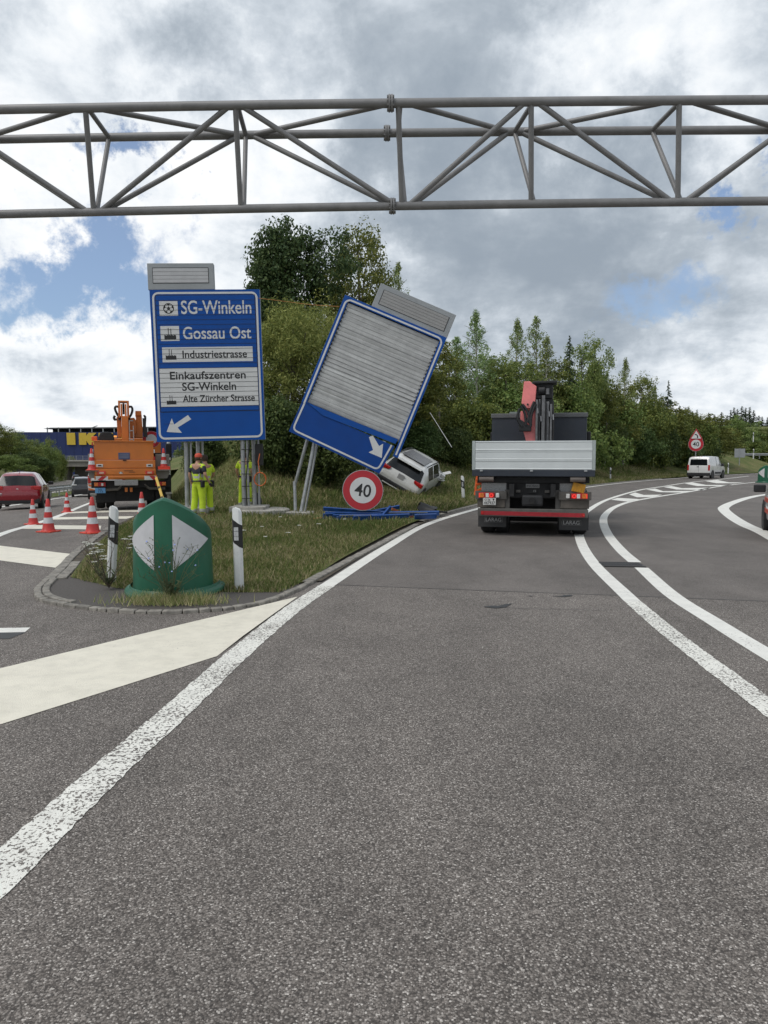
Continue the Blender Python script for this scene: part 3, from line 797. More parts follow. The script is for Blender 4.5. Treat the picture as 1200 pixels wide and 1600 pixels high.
# torn lower sheet, swung a little and shifted
lw = bpy.data.objects.new('lower_panel', None); lw2 = MB()
tl, tr, brr, bl = (a0 + .01, inz + .03), (a1 - .22, inz - .20), (a1 - .32, b0 - .17), (a0 - .02, b0 - .03)
lw2.prism([tl, (a0 + .55, inz - .02), (a0 + .8, inz - .15), tr, brr, bl], -.012, .02)
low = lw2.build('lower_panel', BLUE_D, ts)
bpy.data.objects.remove(lw)
bm_ = MB(); vx = lambda p, q, t: (p[0] + (q[0] - p[0]) * t, p[1] + (q[1] - p[1]) * t)
bl2, br2, tr2, tl2 = (bl[0] + .085, bl[1] + .085), (brr[0] - .085, brr[1] + .085), (tr[0] - .085, tr[1] + .0), (tl[0] + .085, tl[1])
def rnd_corner(p, c_, q, r=.14):
    P, Cc, Q = Vector(p), Vector(c_), Vector(q); A = Cc + (P - Cc).normalized() * r; B = Cc + (Q - Cc).normalized() * r
    return [tuple((A * (1 - t) ** 2 + Cc * 2 * t * (1 - t) + B * t * t)) for t in np.linspace(0, 1, 6)]
strip_line([tl2] + rnd_corner(tl2, bl2, br2) + rnd_corner(bl2, br2, tr2) + [tr2], .05, -.0145)
bm_.build('border', WHITE_S, low)
A0 = Vector((a1 - .62, b0 + .40))
ar2 = [(-.42, .42), (-.30, .52), (.02, .20), (.14, .32), (.22, -.20), (-.30, -.12), (-.16, 0.0)]
ca, sa = math.cos(R(8)), math.sin(R(8))
MB().prism([(A0.x + (u * ca - v * sa) * .78, A0.y + (u * sa + v * ca) * .78) for u, v in ar2], -.0125, -.0155).build('arrow', WHITE_S, low)
# header box
hb = MB().box((a1 - 1.16, .16, b1 + .36), (2.34, .26, .72)).build('header_box', GREYBOX, ts, bevel=0.012)
MB().box((a1 - 1.16, .028, b1 + .36), (2.04, .01, .44)).build('header_seam', BLACK, hb)
hm = MB()
for k in range(5): hm.box((a1 - 1.16, .022, b1 + .36 - .17 + k * .085), (2.0, .012, .078))
hm.build('header_louvre', mat('dim_louvre', (0.30, 0.295, 0.29), .5, .1, .05), hb)
inv2 = (Matrix.Translation(ts.location) @ ts.rotation_euler.to_matrix().to_4x4()).inverted()
def wl2(p): return tuple(inv2 @ Vector(p))
def pt(px, py, Y):
    d = sight(px, py); return Vector((0, 0, CAM_H)) + d * (Y / d.y)
for (pa, pb, rr) in ((pt(481, 684, 21.5), pt(460, 752, 21.6), .048), (pt(460, 752, 21.6), pt(462, 804, 21.4), .048), (pt(495, 672, 21.5), pt(468, 804, 21.15), .055), (pt(499, 676, 21.7), pt(474, 804, 21.35), .03), (pt(585, 690, 21.9), pt(556, 800, 22.6), .06), (pt(600, 690, 21.9), pt(570, 800, 22.7), .06)):
    post_for(ts, wl2(pa), wl2(pb - Vector((0, 0, .15))), rr)
g1 = pt(467, 806, 21.3)
fm = MB().box((g1.x + .05, g1.y, hill(g1.x, g1.y) + .0), (.8, .7, .14)); fm.v = [wl2(p) for p in fm.v]
fm.build('foot_plate', CONC, ts, bevel=.02)

# ---- round speed limit sign lying against the wreckage
d_ = sight(567, 766)
sp = bpy.data.objects.new('speed_limit_sign', None); C.objects.link(sp)
SPY = 19.6
sp.location = Vector((0, 0, CAM_H)) + d_ * (SPY / d_.y)
sp.rotation_euler = (R(-9), R(9), R(4))
tag(sp, 'large round 40 speed limit sign fallen against the blue wreckage on the grass', 'speed sign')
def disc(r, y0, y1, n=48): return MB().prism([(r * math.cos(2 * math.pi * k / n), r * math.sin(2 * math.pi * k / n)) for k in range(n)], y0, y1)
def speed_plate(par, r, rot=0):
    disc(r, 0.03, 0.0).build('disc', GALV, par)
    disc(r * .97, -0.001, -0.004).build('red_ring', RED_S, par)
    disc(r * .64, -0.0045, -0.007).build('white_field', WHITE_S, par)
    text_into(MB(), '40', -r * .40, r * .40, -r * .31, r * .31, -0.0075, .003, bold=0.012).build('lettering', BLACK, par)
speed_plate(sp, .545)

# ---- broken blue slats heaped under it
dn = [((505, 795), (612, 803), 19.9, .10, 'long blue slat lying leftmost on the wreckage heap'), ((508, 803), (600, 808), 19.5, .11, 'blue slat under the round sign, flat on the heap'),
      ((575, 806), (624, 792), 20.2, .10, 'blue slat sticking up to the right behind the round sign'), ((595, 803), (686, 802), 19.6, .12, 'long blue slat with a white edge at the right of the heap'),
      ((598, 823), (610, 793), 19.2, .11, 'short blue slat standing steeply across the heap'), ((520, 812), (606, 806), 19.2, .10, 'blue slat with a white stripe in the middle of the heap'),
      ((552, 818), (579, 815), 18.7, .12, 'short blue scrap lying nearest the camera on the heap'), ((648, 809), (682, 809), 19.0, .13, 'short blue scrap at the right end of the heap'),
      ((581, 813), (640, 806), 19.0, .11, 'blue slat lying under the steep one'), ((505, 812), (524, 810), 19.3, .13, 'short dark blue scrap at the left foot of the heap'), ((527, 822), (533, 820), 18.4, .10, 'tiny dark blue scrap in the grass before the heap')]
BLUE_SLAT = mat('blue_slat', (0.012, 0.070, 0.27), .4, .1, .25, 4, dirt=.25)
for i, (p, q, Y, wd, lb) in enumerate(dn):
    a, b_ = pt(*p, Y), pt(*q, Y + .25)
    a.z = max(a.z, hill(a.x, a.y) + .07); b_.z = max(b_.z, hill(b_.x, b_.y) + .07)
    o = MB().bar(a, b_, .045, wd, (0, -.35, 1)).bar(a + Vector((0, .04, wd * .42)), b_ + Vector((0, .04, wd * .42)), .06, .012, (0, -.35, 1)).build('broken_slat', BLUE_SLAT, bevel=.004, seg=1)
    tag(o, lb, 'debris', 'broken blue slats heaped on the grass')
    if i in (3, 5):
        MB().bar(a.lerp(b_, .12) + Vector((0, -.03, .03)), a.lerp(b_, .8) + Vector((0, -.03, .03)), .012, .016, (0, -.35, 1)).build('white_stripe', WHITE_S, o)
RUST = mat('red_brown_scrap', (0.16, .045, .025), .7, 0, .3)
for p, q, Y, lb in (((575, 812), (646, 808), 19.4, 'red brown scrap bar beneath the blue slats'), ((490, 812), (512, 809), 19.6, 'orange brown scrap rod at the left edge of the heap'), ((612, 795), (630, 803), 19.9, 'orange scrap plate behind the steep blue slat')):
    tag(MB().bar(pt(*p, Y), pt(*q, Y + .2), .05, .07).build('scrap_bar', RUST if 'orange' not in lb else mat('orange_scrap', (.45, .14, .05), .7), bevel=.005, seg=1), lb, 'debris')
tag(MB().bar(pt(633, 815, 18.8), pt(643, 815, 18.9), .10, .05).build('scrap_plate', WHITE_S, bevel=.005, seg=1), 'small white scrap plate lying before the blue slats', 'debris')
# torn black wheel-arch liner
ln = MB(); rows = []
lc = pt(664, 797, 20.9); lc.z = hill(lc.x, lc.y)
for k in range(17):
    a = R(195 - 215 * k / 16); rows.append([(lc.x - .20 + .46 * f + .05 * math.sin(k * 1.1) + .10 * k / 16, lc.y + math.cos(a) * .26 + .04 * math.sin(4 * f), lc.z + .02 + max(0, math.sin(a)) * (.30 - .12 * f) + .025 * math.sin(5 * f + k)) for f in (0, .15, .35, .55, .8, 1)])
rows.append([(x + .05, y - .12, lc.z + .05) for x, y, z in rows[-1]])
ln.grid(rows); ln.bar((lc.x + .2, lc.y - .1, lc.z + .10), (lc.x + .62, lc.y - .05, lc.z + .05), .16, .05)
o = ln.build('wheel_arch_liner', BLACK, smooth=50); md = o.modifiers.new('thickness', 'SOLIDIFY'); md.thickness = .025
tag(o, 'torn black plastic wheel arch liner lying on the grass right of the heap', 'debris')

# ---- white-black delineator posts
POSTW = mat('white_plastic_post', (.70, .71, .70), .45, 0, .05, 3, dirt=.25)
REFL = mat('reflector', (.50, .51, .52), .3, .2, .12, 60)
def delineator(loc, rz, tiltx, tilty, label, h=1.0, group='white delineator posts along the verges', detail=True):
    t = bpy.data.objects.new('delineator_post', None); C.objects.link(t); t.location = loc; t.rotation_euler = (tiltx, tilty, rz)
    tag(t, label, 'delineator', group)
    w_, d = .062, .05
    m = MB()
    sec = [(-w_, 0), (-w_ * .55, -d), (w_ * .55, -d), (w_, 0), (w_ * .5, d * .7), (-w_ * .5, d * .7)]
    vs = [(x, y, -.15) for x, y in sec] + [(x, y, h - .045 + (.045 if abs(x) < w_ * .7 else 0) - (x + w_) * .35) for x, y in sec]
    n = 6; m.add(vs, [tuple(range(n))[::-1], tuple(range(n, 2 * n))] + [(i, (i + 1) % n, (i + 1) % n + n, i + n) for i in range(n)])
    m.build('post', POSTW, t, bevel=.008, seg=2, smooth=40)
    bk = MB(); z0_, z1_ = h - .47, h - .19
    sec2 = [(x * 1.03, y * 1.04 - .0005) for x, y in sec]
    vs = [(x, y, z0_ - x * .75) for x, y in sec2] + [(x, y, z1_ - x * .75) for x, y in sec2]
    bk.add(vs, [tuple(range(n))[::-1], tuple(range(n, 2 * n))] + [(i, (i + 1) % n, (i + 1) % n + n, i + n) for i in range(n)])
    bk.build('black_band', BLACK, t)
    rf = MB()
    for i in range(2):
        for j in range(3): rf.box((-.014 + .028 * i, -d * 1.04 - .004, h - .39 + .055 * j), (.026, .006, .05))
    rf.build('reflector', REFL, t)
    return t
d1 = delineator((-3.52, 9.45, .06), R(8), R(2), R(4), 'tilted white delineator post among flowers at the left kerb', .99)
d2 = delineator((-1.77, 8.95, .06), R(-6), R(0), R(-1), 'white delineator post right of the green barrier', 1.0)
d3 = delineator((2.95, 27.4, hill(2.95, 27.4)), R(-14), 0, R(-3), 'white delineator post on the verge beside the crashed car', .96)
d4 = delineator((16.4, 53.6, hill(16.4, 53.6)), R(-40), 0, 0, 'white delineator post on the verge right of the flatbed lorry', .92)
for px, py, Y, hh, lb in ((1138, 662 + 68, 72, .9, 'tiny white post on the grass behind the white van'), (1163, 722, 86, .9, 'tiny white post left of the far green barrier'), (1177, 718, 84, 1.0, 'tiny white post above the far green barrier'), (1176.5, 703, 98, 1.1, 'tiny white post by the far guard rail')):
    p = pt(px, py, Y); delineator((p.x, p.y, ground(p.x, p.y) - .05), R(-20), 0, 0, lb, hh)

# ---- green gore barriers
GREEN = mat('green_plastic', (.009, .098, .052), .45, 0, .16, 2.2, bump=.08, bscale=18, dirt=.12)
GREEN_D = mat('green_plastic_band', (.009, .085, .045), .5, 0, .12, 3)
ARROWW = mat('white_reflective_sheet', (.53, .53, .545), .5, 0, .05, 8)
def barrier(loc, rz, label, s_=1.0):
    t = thing('gore_barrier', label, 'barrier', loc, rz, 'green gore barriers with white arrows'); t.scale = (s_, s_, s_)
    # plan: a blunt nose towards -y, flanks running back; u from -1 (left rear) to 1 (right rear)
    def plan(u, k=1.0):
        a = u * R(108)
        return Vector((.445 * math.sin(a) * k, -.56 * math.cos(a) * k, 0))
    def ztop(u): return 1.115 - .50 * abs(u) ** 1.3
    n = 40; rows = []
    for j in range(15):
        f = j / 14; r = []
        for i in range(n + 1):
            u = -1 + 2 * i / n; zt = ztop(u)
            p = plan(u, 1.04 - .04 * f)
            r.append((p.x, p.y, .03 + (zt - .03) * f))
        rows.append(r)
    # rounded top lip turning inward, then down to a lid
    for k2, dz in ((.955, .025), (.90, .035), (.82, .03), (.6, .0), (.3, -.02), (.02, -.03)):
        rows.append([(plan(u, k2).x, plan(u, k2).y * k2 ** .5 + (1 - k2) * .12, ztop(u) + dz - (1 - k2) * .04) for u in (-1 + 2 * i / n for i in range(n + 1))])
    m = MB().grid(rows); m.build('shell', GREEN, t, smooth=45)
    b_ = MB(); fl = []
    for kk, z in ((1.05, .09), (1.08, .06), (1.16, .05), (1.19, .03), (1.19, .0)):
        fl.append([(plan(u, kk).x * (1.0 + .12 * abs(u)), plan(u, kk).y + .14 * max(0, abs(u) - .3), z) for u in (-1 + 2 * i / n for i in range(n + 1))])
    b_.grid(fl)
    fb = b_.build('foot_flange', GREEN, t, smooth=40)
    for sgn in (-1, 1):       # the two white arrows wrap round the flanks
        rows = []
        for i in range(13):
            f = i / 12; u = sgn * (.12 + .56 * f)
            half = .315 * (1 - f) ** 1.12 + .004
            zc = .64
            p = plan(u, 1.022)
            zz_ = [zc - half * .98 + (2 * half * .98) * q / 6 for q in range(7)]
            rows.append([(plan(u, 1.012 + .04 * (1 - min(1, z / ztop(u)))).x, plan(u, 1.012 + .04 * (1 - min(1, z / ztop(u)))).y, z) for z in zz_])
        MB().grid(rows).build('arrow', ARROWW, t, smooth=60)
    return t
barrier((-2.53, 8.82, .05), R(5), 'green plastic gore barrier with two white arrows at the kerb nose', 1.0)
p = pt(1189, 752, 51); barrier((p.x + .3, p.y, 0.0), R(-24), 'far green gore barrier with a white arrow at the right edge', 1.05)

# ---- sign pole beyond the bend: bend warning over a 40
p = pt(1086, 740, 66); pz = hill(p.x - 1.2, p.y)
sg = thing('traffic_sign', 'bend warning triangle above a round 40 sign on one pole behind the white van', 'traffic sign', (p.x, p.y, pz), R(-22))
MB().tube([(0, 0, -.2), (0, 0, 3.9)], .045, 12).build('pole', GALV, sg, smooth=50)
zc = pt(1086, 694, 66).z - pz; zt = pt(1086, 679, 66).z - pz
e = bpy.data.objects.new('speed_plate', None)
sq = disc(.635, -.05, -.07).build('speed_plate', GALV, sg); sq.location = (0, 0, zc)
disc(.615, -.071, -.074).build('red_ring', RED_S, sq); disc(.40, -.0745, -.077).build('white_field', WHITE_S, sq)
text_into(MB(), '40', -.26, .26, -.20, .20, -.0775, .003, bold=.012).build('lettering', BLACK, sq)
bpy.data.objects.remove(e)
def tri(s_, y0, y1): return MB().prism([(0, s_), (-s_ * .866, -s_ * .5), (s_ * .866, -s_ * .5)], y0, y1)
tq = tri(.66, -.05, -.07).build('warning_plate', GALV, sg, bevel=.0); tq.location = (0, 0, zt - .12)
tri(.645, -.071, -.074).build('red_border', RED_S, tq); tri(.47, -.0745, -.077).build('white_field', WHITE_S, tq)
bend = MB(); bp_ = curve([(.12, -.19), (.11, -.02), (.02, .10), (-.12, .13)], .05)
for i in range(len(bp_) - 1): bend.bar((bp_[i].x, -.079, bp_[i].y), (bp_[i + 1].x, -.079, bp_[i + 1].y), .09, .003, (0, 1, 0))
bend.build('bend_symbol', BLACK, tq)

# grey back of a sign beyond the grass
p = pt(1155, 728, 80); pz = ground(p.x, p.y)
sg = thing('sign_board', 'grey back of a small sign board on a thin pole near the right edge', 'traffic sign', (p.x, p.y, pz), R(-15))
zc = pt(1155, 708, 80).z - pz
MB().tube([(0, 0, -.2), (0, 0, zc + .5)], .05, 10).build('pole', GALV, sg, smooth=50)
bk = MB().box((0, -.06, zc), (1.05, .05, .95)); bk.box((0, -.1, zc), (.05, .04, .95)); bk.build('board', GREYBOX, sg, bevel=.01)

# ================================================================= vehicles
RUBBER = mat('rubber', (0.016, 0.016, 0.017), .85, 0, .25, 8, dirt=.3)
DARKP = mat('dark_plastic', (0.018, 0.018, 0.020), .55, 0, .2, 5, dirt=.15)
CHASSIS = mat('dark_chassis', (0.010, 0.010, 0.011), .7, .1, .35, 3, dirt=.35)
GLASS = glassmat('dark_glass')
RIM = mat('alloy_rim', (.34, .34, .35), .35, .8, .1)
REDL = mat('red_lamp', (.42, .012, .012), .25, 0, .2, 20, coat=.4)
REDLIT = mat('red_lamp_lit', (.55, .02, .02), .3, 0, .1, emit=((1, .05, .03), .45))
ORANGEL = mat('orange_lamp', (.62, .16, .02), .3, 0, .2, 20, coat=.3)
WHITEL = mat('white_lamp', (.62, .62, .60), .3, 0, .1, 20, coat=.3)
PLATE = mat('white_number_plate', (.55, .55, .53), .5, 0, .06)
GREYM = mat('muddy_grey_metal', (.105, .098, .090), .65, .2, .25, 4, dirt=.4)
SILVER = mat('ribbed_aluminium_board', (.62, .65, .65), .45, .25, .05, 1.2, dirt=.10)
ORANGE = mat('municipal_orange_paint', (.60, .175, .026), .45, 0, .09, 1.2, coat=.15, dirt=.12)
TREAD = mat('chequer_plate', (.30, .30, .30), .4, .7, .3, 60)
HAZW = mat('hazard_white', (.62, .61, .60), .5); HAZR = mat('hazard_red', (.46, .02, .025), .5)

def wheel(par, x, y, r, wd, side, name='wheel', twin=False, rimr=.62):
    """a tyre with its rim; side = +1 when the rim looks to +x"""
    M = Matrix.Translation((x, y, r)) @ Matrix.Rotation(R(90), 4, 'Y')
    h = wd / 2
    t = MB().lathe([(r * .60, -h * .9), (r * .9, -h), (r * .985, -h * .75), (r, -h * .3), (r, h * .3), (r * .985, h * .75), (r * .9, h), (r * .60, h * .9)], 28, M, cap=False).build(name, RUBBER, par, smooth=40)
    s_ = side
    m = MB().lathe([(.02, s_ * h * .55), (r * .14, s_ * h * .62), (r * .18, s_ * h * .3), (r * .50, s_ * h * .45), (r * rimr, s_ * h * .92), (r * rimr, -s_ * h * .9)], 24, M)
    for k in range(5):
        a = 2 * math.pi * k / 5
        m.bar(M @ Vector((r * .12 * math.cos(a), r * .12 * math.sin(a), s_ * h * .6)), M @ Vector((r * .58 * math.cos(a), r * .58 * math.sin(a), s_ * h * .72)), .05, .03)
    m.build('rim', RIM, t, smooth=40)
    return t

def car(name, label, cat, loc, rot, paint, st, side, tops, wheels, wr=.31, group=None):
    """lofted body; st = (y, zb, zbelt, zt, w, wt); side/tops = station intervals that are glass"""
    t = bpy.data.objects.new(name, None); C.objects.link(t); t.location = loc; t.rotation_euler = rot
    tag(t, label, cat, group)
    rings = []
    for (y, zb, ze, zt, w_, wt) in st:
        hlf = [(0, zb), (w_ * .86, zb), (w_ * .97, zb + .10), (w_, zb + (ze - zb) * .55), (w_ * .985, ze), (wt, max(ze + .01, zt - .055)), (wt * .84, max(ze + .02, zt - .008)), (0, max(ze + .025, zt + .012))]
        rings.append([(x, y, z) for x, z in hlf] + [(-x, y, z) for x, z in hlf[-2:0:-1]])
    n = len(rings[0]); body = MB(); gl = {'side': MB(), 'top': MB()}
    V = [p for r in rings for p in r]
    body.v = list(V)
    panes = {}
    for i in range(len(rings) - 1):
        for k in range(n):
            f = (i * n + k, i * n + (k + 1) % n, (i + 1) * n + (k + 1) % n, (i + 1) * n + k)
            if k in (4, 9) and i in side: panes.setdefault(('s', k, i), []).append(f)
            elif k in (5, 6, 7, 8) and i in tops: panes.setdefault(('t', tops[i]), []).append(f)
            else: body.f.append(f)
    body.f.append(tuple(range(n))[::-1]); body.f.append(tuple(range((len(rings) - 1) * n, len(rings) * n)))
    body.build('body', paint, t, smooth=38)
    for key, fs in panes.items():
        m = MB(); ids = sorted({i for f in fs for i in f}); mp = {a: b_ for b_, a in enumerate(ids)}
        m.v = [V[i] for i in ids]; m.f = [tuple(mp[i] for i in f) for f in fs]
        m.build('side_window' if key[0] == 's' else key[1], GLASS, t, smooth=60)
    w0 = max(s_[4] for s_ in st)
    for y in wheels:
        for s_ in (-1, 1):
            M = Matrix.Translation((s_ * (w0 - .05), y, wr)) @ Matrix.Rotation(R(90), 4, 'Y')
            MB().lathe([(wr * 1.17, -.06), (wr * 1.17, .06)], 28, M).build('wheel_arch', DARKP, t, smooth=40)
            wheel(t, s_ * (w0 - .085), y, wr, .20, s_)
    return t
def lamp(par, c, d, m, name='tail_lamp', rot=0):
    return MB().box((0, 0, 0), d, Matrix.Translation(c) @ Matrix.Rotation(rot, 4, 'Y')).build(name, m, par, bevel=.012)

HATCH = [(0.00, .42, .58, .68, .74, .60), (.03, .30, .68, .80, .81, .68), (.09, .24, .84, .95, .845, .71), (.40, .22, .93, 1.34, .865, .60), (.60, .2, .935, 1.435, .87, .595), (.80, .2, .935, 1.455, .87, .59),
         (1.45, .19, .93, 1.475, .87, .585), (1.53, .19, .93, 1.475, .87, .585), (2.35, .19, .92, 1.43, .87, .58), (2.5, .19, .915, 1.40, .87, .58), (3.1, .2, .90, 1.0, .86, .66), (3.7, .22, .78, .87, .82, .62), (3.95, .26, .6, .70, .74, .55), (4.0, .36, .5, .56, .68, .5)]
def rear_kit(t, w_, zl, zp, lampw=.30, lamph=.16, y=.0, plate=PLATE, lit=REDL, bump=.34, py=None, oneside=None):
    for s_ in (-1, 1):
        MB().box((s_ * (w_ - lampw / 2), y + .10, zl), (lampw, .22, lamph)).build('tail_lamp', lit, t, bevel=.03)
    MB().box((0, (py if py is not None else y) - .004, zp), (.50, .02, .11)).build('number_plate', plate, t)
    MB().box((0, y + .08, bump), (w_ * 1.9, .22, .20)).build('rear_bumper', DARKP, t, bevel=.04)

# ---- red hatchback on the motorway
RED = mat('red_car_paint', (.26, .006, .016), .25, 0, .04, 1, coat=.8)
x, y = -14.55, 29.3
rc = car('parked_car', 'red hatchback in the left motorway lane behind the traffic cones', 'car', (x, y, zm(x, y)), (0, 0, R(19)), RED, HATCH, (5, 7), {2: 'rear_window', 9: 'windscreen'}, (.66, 3.16))
rear_kit(rc, .86, .86, .42, .36, .17, .04, plate=mat('dim_plate', (.10, .09, .09), .5))
MB().tube([(-.62, .10, .95), (-.15, .16, .99)], .012, 6).build('wiper', DARKP, rc)
MB().lathe([(.05, 0), (.05, .02)], 16, Matrix.Translation((0, .05, .80)) @ Matrix.Rotation(R(90), 4, 'X')).build('badge', WHITEL, rc)
MB().prism([(-.62 + .09 * math.cos(a), .62 + .06 * math.sin(a)) for a in np.linspace(0, 6.28, 17)[:-1]], .0, .03).build('oval_sticker', WHITE_S, rc)
MB().tube([(0, .95, 1.46), (0, .75, 1.60)], .01, 6).build('aerial', DARKP, rc)
for s_ in (-1, 1): MB().box((s_ * 1.0, 2.55, .98), (.2, .12, .15)).build('mirror', DARKP, rc, bevel=.03)

# ---- dark suv ahead, and a small dark car under the bridge
SUV = [(y * 1.12, zb * 1.15, ze * 1.12, zt * 1.12, w_ * 1.06, wt * 1.12) for (y, zb, ze, zt, w_, wt) in HATCH]
DGREY = mat('dark_grey_car_paint', (.035, .033, .036), .25, .2, .05, 1, coat=.8)
x, y = -25.0, 61.5
sv = car('parked_car', 'dark grey suv on the motorway between guard rail and orange lorry', 'car', (x, y, zs(y)), (0, 0, R(23)), DGREY, SUV, (5, 7), {2: 'rear_window', 9: 'windscreen'}, (.75, 3.5), .35)
rear_kit(sv, .92, 1.02, .80, .40, .10, .05, lit=WHITEL)
x, y = -84.5, 203
sv2 = car('parked_car', 'small dark car far off under the concrete bridge', 'car', (x, y, zs(y)), (0, 0, R(26)), mat('black_car_paint', (.012, .012, .014), .3, coat=.6), SUV, (5, 7), {2: 'rear_window', 9: 'windscreen'}, (.75, 3.5), .35)
rear_kit(sv2, .92, 1.02, .80, .3, .12, .05)

# ---- white crashed car on the bank
WHITEP = mat('white_car_paint', (.66, .66, .65), .28, 0, .04, 1, coat=.7, dirt=.10)
CROSS = [(y * 1.06, zb * 1.2 + .02, ze * 1.06, zt * 1.02, w_ * 1.05, wt * 1.1) for (y, zb, ze, zt, w_, wt) in HATCH]
p = pt(606, 766, 28.2)
cr_ = car('crashed_car', 'white crashed hatchback tipped sideways on the bank behind the wrecked sign', 'car', (p.x + .14, p.y + .3, p.z - .22), (R(8), R(29), R(-15)), WHITEP, CROSS, (5, 7), {2: 'rear_window', 9: 'windscreen'}, (.72, 3.3), .34)
for s_ in (-1, 1):
    MB().prism([(s_ * .90, .80), (s_ * .90, .96), (s_ * .52, .97), (s_ * .56, .86)], .02, .2).build('tail_lamp', REDL, cr_, bevel=.02)
MB().box((0, .03, .40), (1.74, .20, .24)).build('rear_bumper', DARKP, cr_, bevel=.05)
MB().box((0, -.075, .36), (1.2, .03, .04)).build('chrome_strip', WHITEL, cr_, bevel=.008)
MB().box((0, .02, .83), (.26, .03, .20)).build('number_plate', mat('grey_plate', (.32, .32, .33), .6), cr_)
MB().box((0, .36, 1.37), (1.1, .30, .03)).build('roof_spoiler', WHITEP, cr_, bevel=.01)
for s_ in (-1, 1): MB().tube([(s_ * .62, .75, 1.50), (s_ * .64, 1.6, 1.53), (s_ * .62, 2.4, 1.47)], .02, 8).build('roof_rail', DARKP, cr_)
MB().prism([(-.50, .62), (.50, .62), (.48, 1.9), (-.48, 1.9)], 1.513, 1.535, Matrix(((1, 0, 0, 0), (0, 0, 1, 0), (0, 1, 0, 0), (0, 0, 0, 1)))).build('roof_window', mat('grey_roof_glass', (.10, .10, .11), .3), cr_, bevel=.006)
wp = MB(); rnd = random.Random(9)
for k in range(7):
    a = Vector((.8 + rnd.uniform(-.1, .15), 3.0 + rnd.uniform(-.3, .6), .75 + rnd.uniform(-.15, .3)))
    wp.bar(a, a + Vector((rnd.uniform(-.1, .35), rnd.uniform(0, .4), rnd.uniform(-.1, .3))), .25, .02)
wp.build('crumpled_wing', WHITEP, cr_, bevel=.004, seg=1)
MB().box((1.02, 2.55, 1.02), (.2, .13, .16)).build('mirror', WHITEP, cr_, bevel=.03)

# ---- white van in the bend
VAN = [(0.00, .40, .62, 1.0, .86, .80), (.03, .28, 1.06, 1.10, .905, .86), (.10, .24, 1.08, 1.66, .915, .80), (.18, .22, 1.08, 1.78, .92, .775), (.45, .22, 1.08, 1.83, .92, .77), (1.35, .22, 1.07, 1.85, .92, .76), (1.75, .22, 1.06, 1.85, .92, .76),
       (1.85, .22, 1.06, 1.85, .92, .76), (2.55, .22, 1.05, 1.84, .92, .75), (2.65, .22, 1.05, 1.82, .92, .75), (3.0, .22, 1.04, 1.68, .915, .72), (3.5, .22, 1.03, 1.15, .91, .74), (4.1, .24, .90, 1.0, .87, .68), (4.36, .28, .62, .72, .78, .6), (4.4, .38, .5, .58, .7, .5)]
p = pt(1091, 740, 61.0)
vn = car('white_van', 'white van driving away round the bend below the 40 sign', 'van', (p.x, p.y, 0), (0, 0, R(-41)), WHITEP, VAN, (6, 8, 9), {9: 'roof_front', 10: 'windscreen'}, (.72, 3.45), .33)
MB().prism([(-.70, 1.10), (.70, 1.10), (.64, 1.60), (-.64, 1.60)], .02, .10).build('rear_window', GLASS, vn, bevel=.02)
for s_ in (-1, 1):
    MB().box((s_ * .83, .06, .90), (.14, .16, .46)).build('tail_lamp', REDL, vn, bevel=.03)
    MB().box((s_ * 1.03, 2.85, 1.12), (.2, .14, .24)).build('mirror', DARKP, vn, bevel=.03)
MB().box((0, .06, .36), (1.84, .22, .26)).build('rear_bumper', DARKP, vn, bevel=.04)
MB().box((-.05, -.003, .98), (.16, .03, .05)).build('handle', DARKP, vn)
MB().box((0, .0, .80), (.012, .012, .66)).build('door_gap', DARKP, vn)
MB().box((.93, 2.1, .47), (.03, 1.5, .16)).build('side_trim', DARKP, vn, bevel=.02)

# ---- white works van, mostly hidden in front of the orange lorry
x, y = -14.25, 38.0
wv = car('works_van', 'white van mostly hidden in front of the orange lorry, orange striped at the rear corner', 'van', (x, y, zm(x, y)), (0, 0, R(20)), WHITEP, VAN, (6, 8, 9), {9: 'roof_front', 10: 'windscreen'}, (.72, 3.45), .33)
MB().prism([(-.70, 1.10), (.70, 1.10), (.64, 1.60), (-.64, 1.60)], .02, .10).build('rear_window', GLASS, wv, bevel=.02)
OSTR = mat('orange_stripe', (.75, .20, .05), .5)
for s_ in (-1, 1):
    MB().box((s_ * .83, .06, .98), (.14, .16, .40)).build('tail_lamp', REDL, wv, bevel=.03)
    for k in range(3): MB().prism([(s_ * .88, .46 + k * .2), (s_ * .88, .56 + k * .2), (s_ * .55, .46 + k * .2), (s_ * .55, .36 + k * .2)], -.012, .04).build('warning_stripe', OSTR, wv)
MB().box((0, .06, .34), (1.84, .22, .2)).build('rear_bumper', DARKP, wv, bevel=.04)

# ---- car entering the frame at the right edge
PAT = mat('silver_car_paint', (.36, .35, .34), .3, .3, .05, coat=.6)
pc_ = car('patrol_car', 'silver and orange car at the right edge with a black mirror', 'car', (8.34, 13.8, 0), (0, 0, R(-23)), PAT, HATCH, (5, 7), {2: 'rear_window', 9: 'windscreen'}, (.70, 3.16), .32)
OR_S = mat('orange_red_stripe', (.62, .07, .03), .45)
for z, h in ((.72, .10), (.48, .10)): MB().box((-.862, 1.95, z), (.024, 1.95, h)).build('stripe', OR_S, pc_, bevel=.004)
rear_kit(pc_, .86, .74, .5, .3, .12, .04)
for s_ in (-1, 1): MB().box((s_ * 1.02, 2.35, .98), (.24, .12, .17)).build('mirror', DARKP, pc_, bevel=.03)

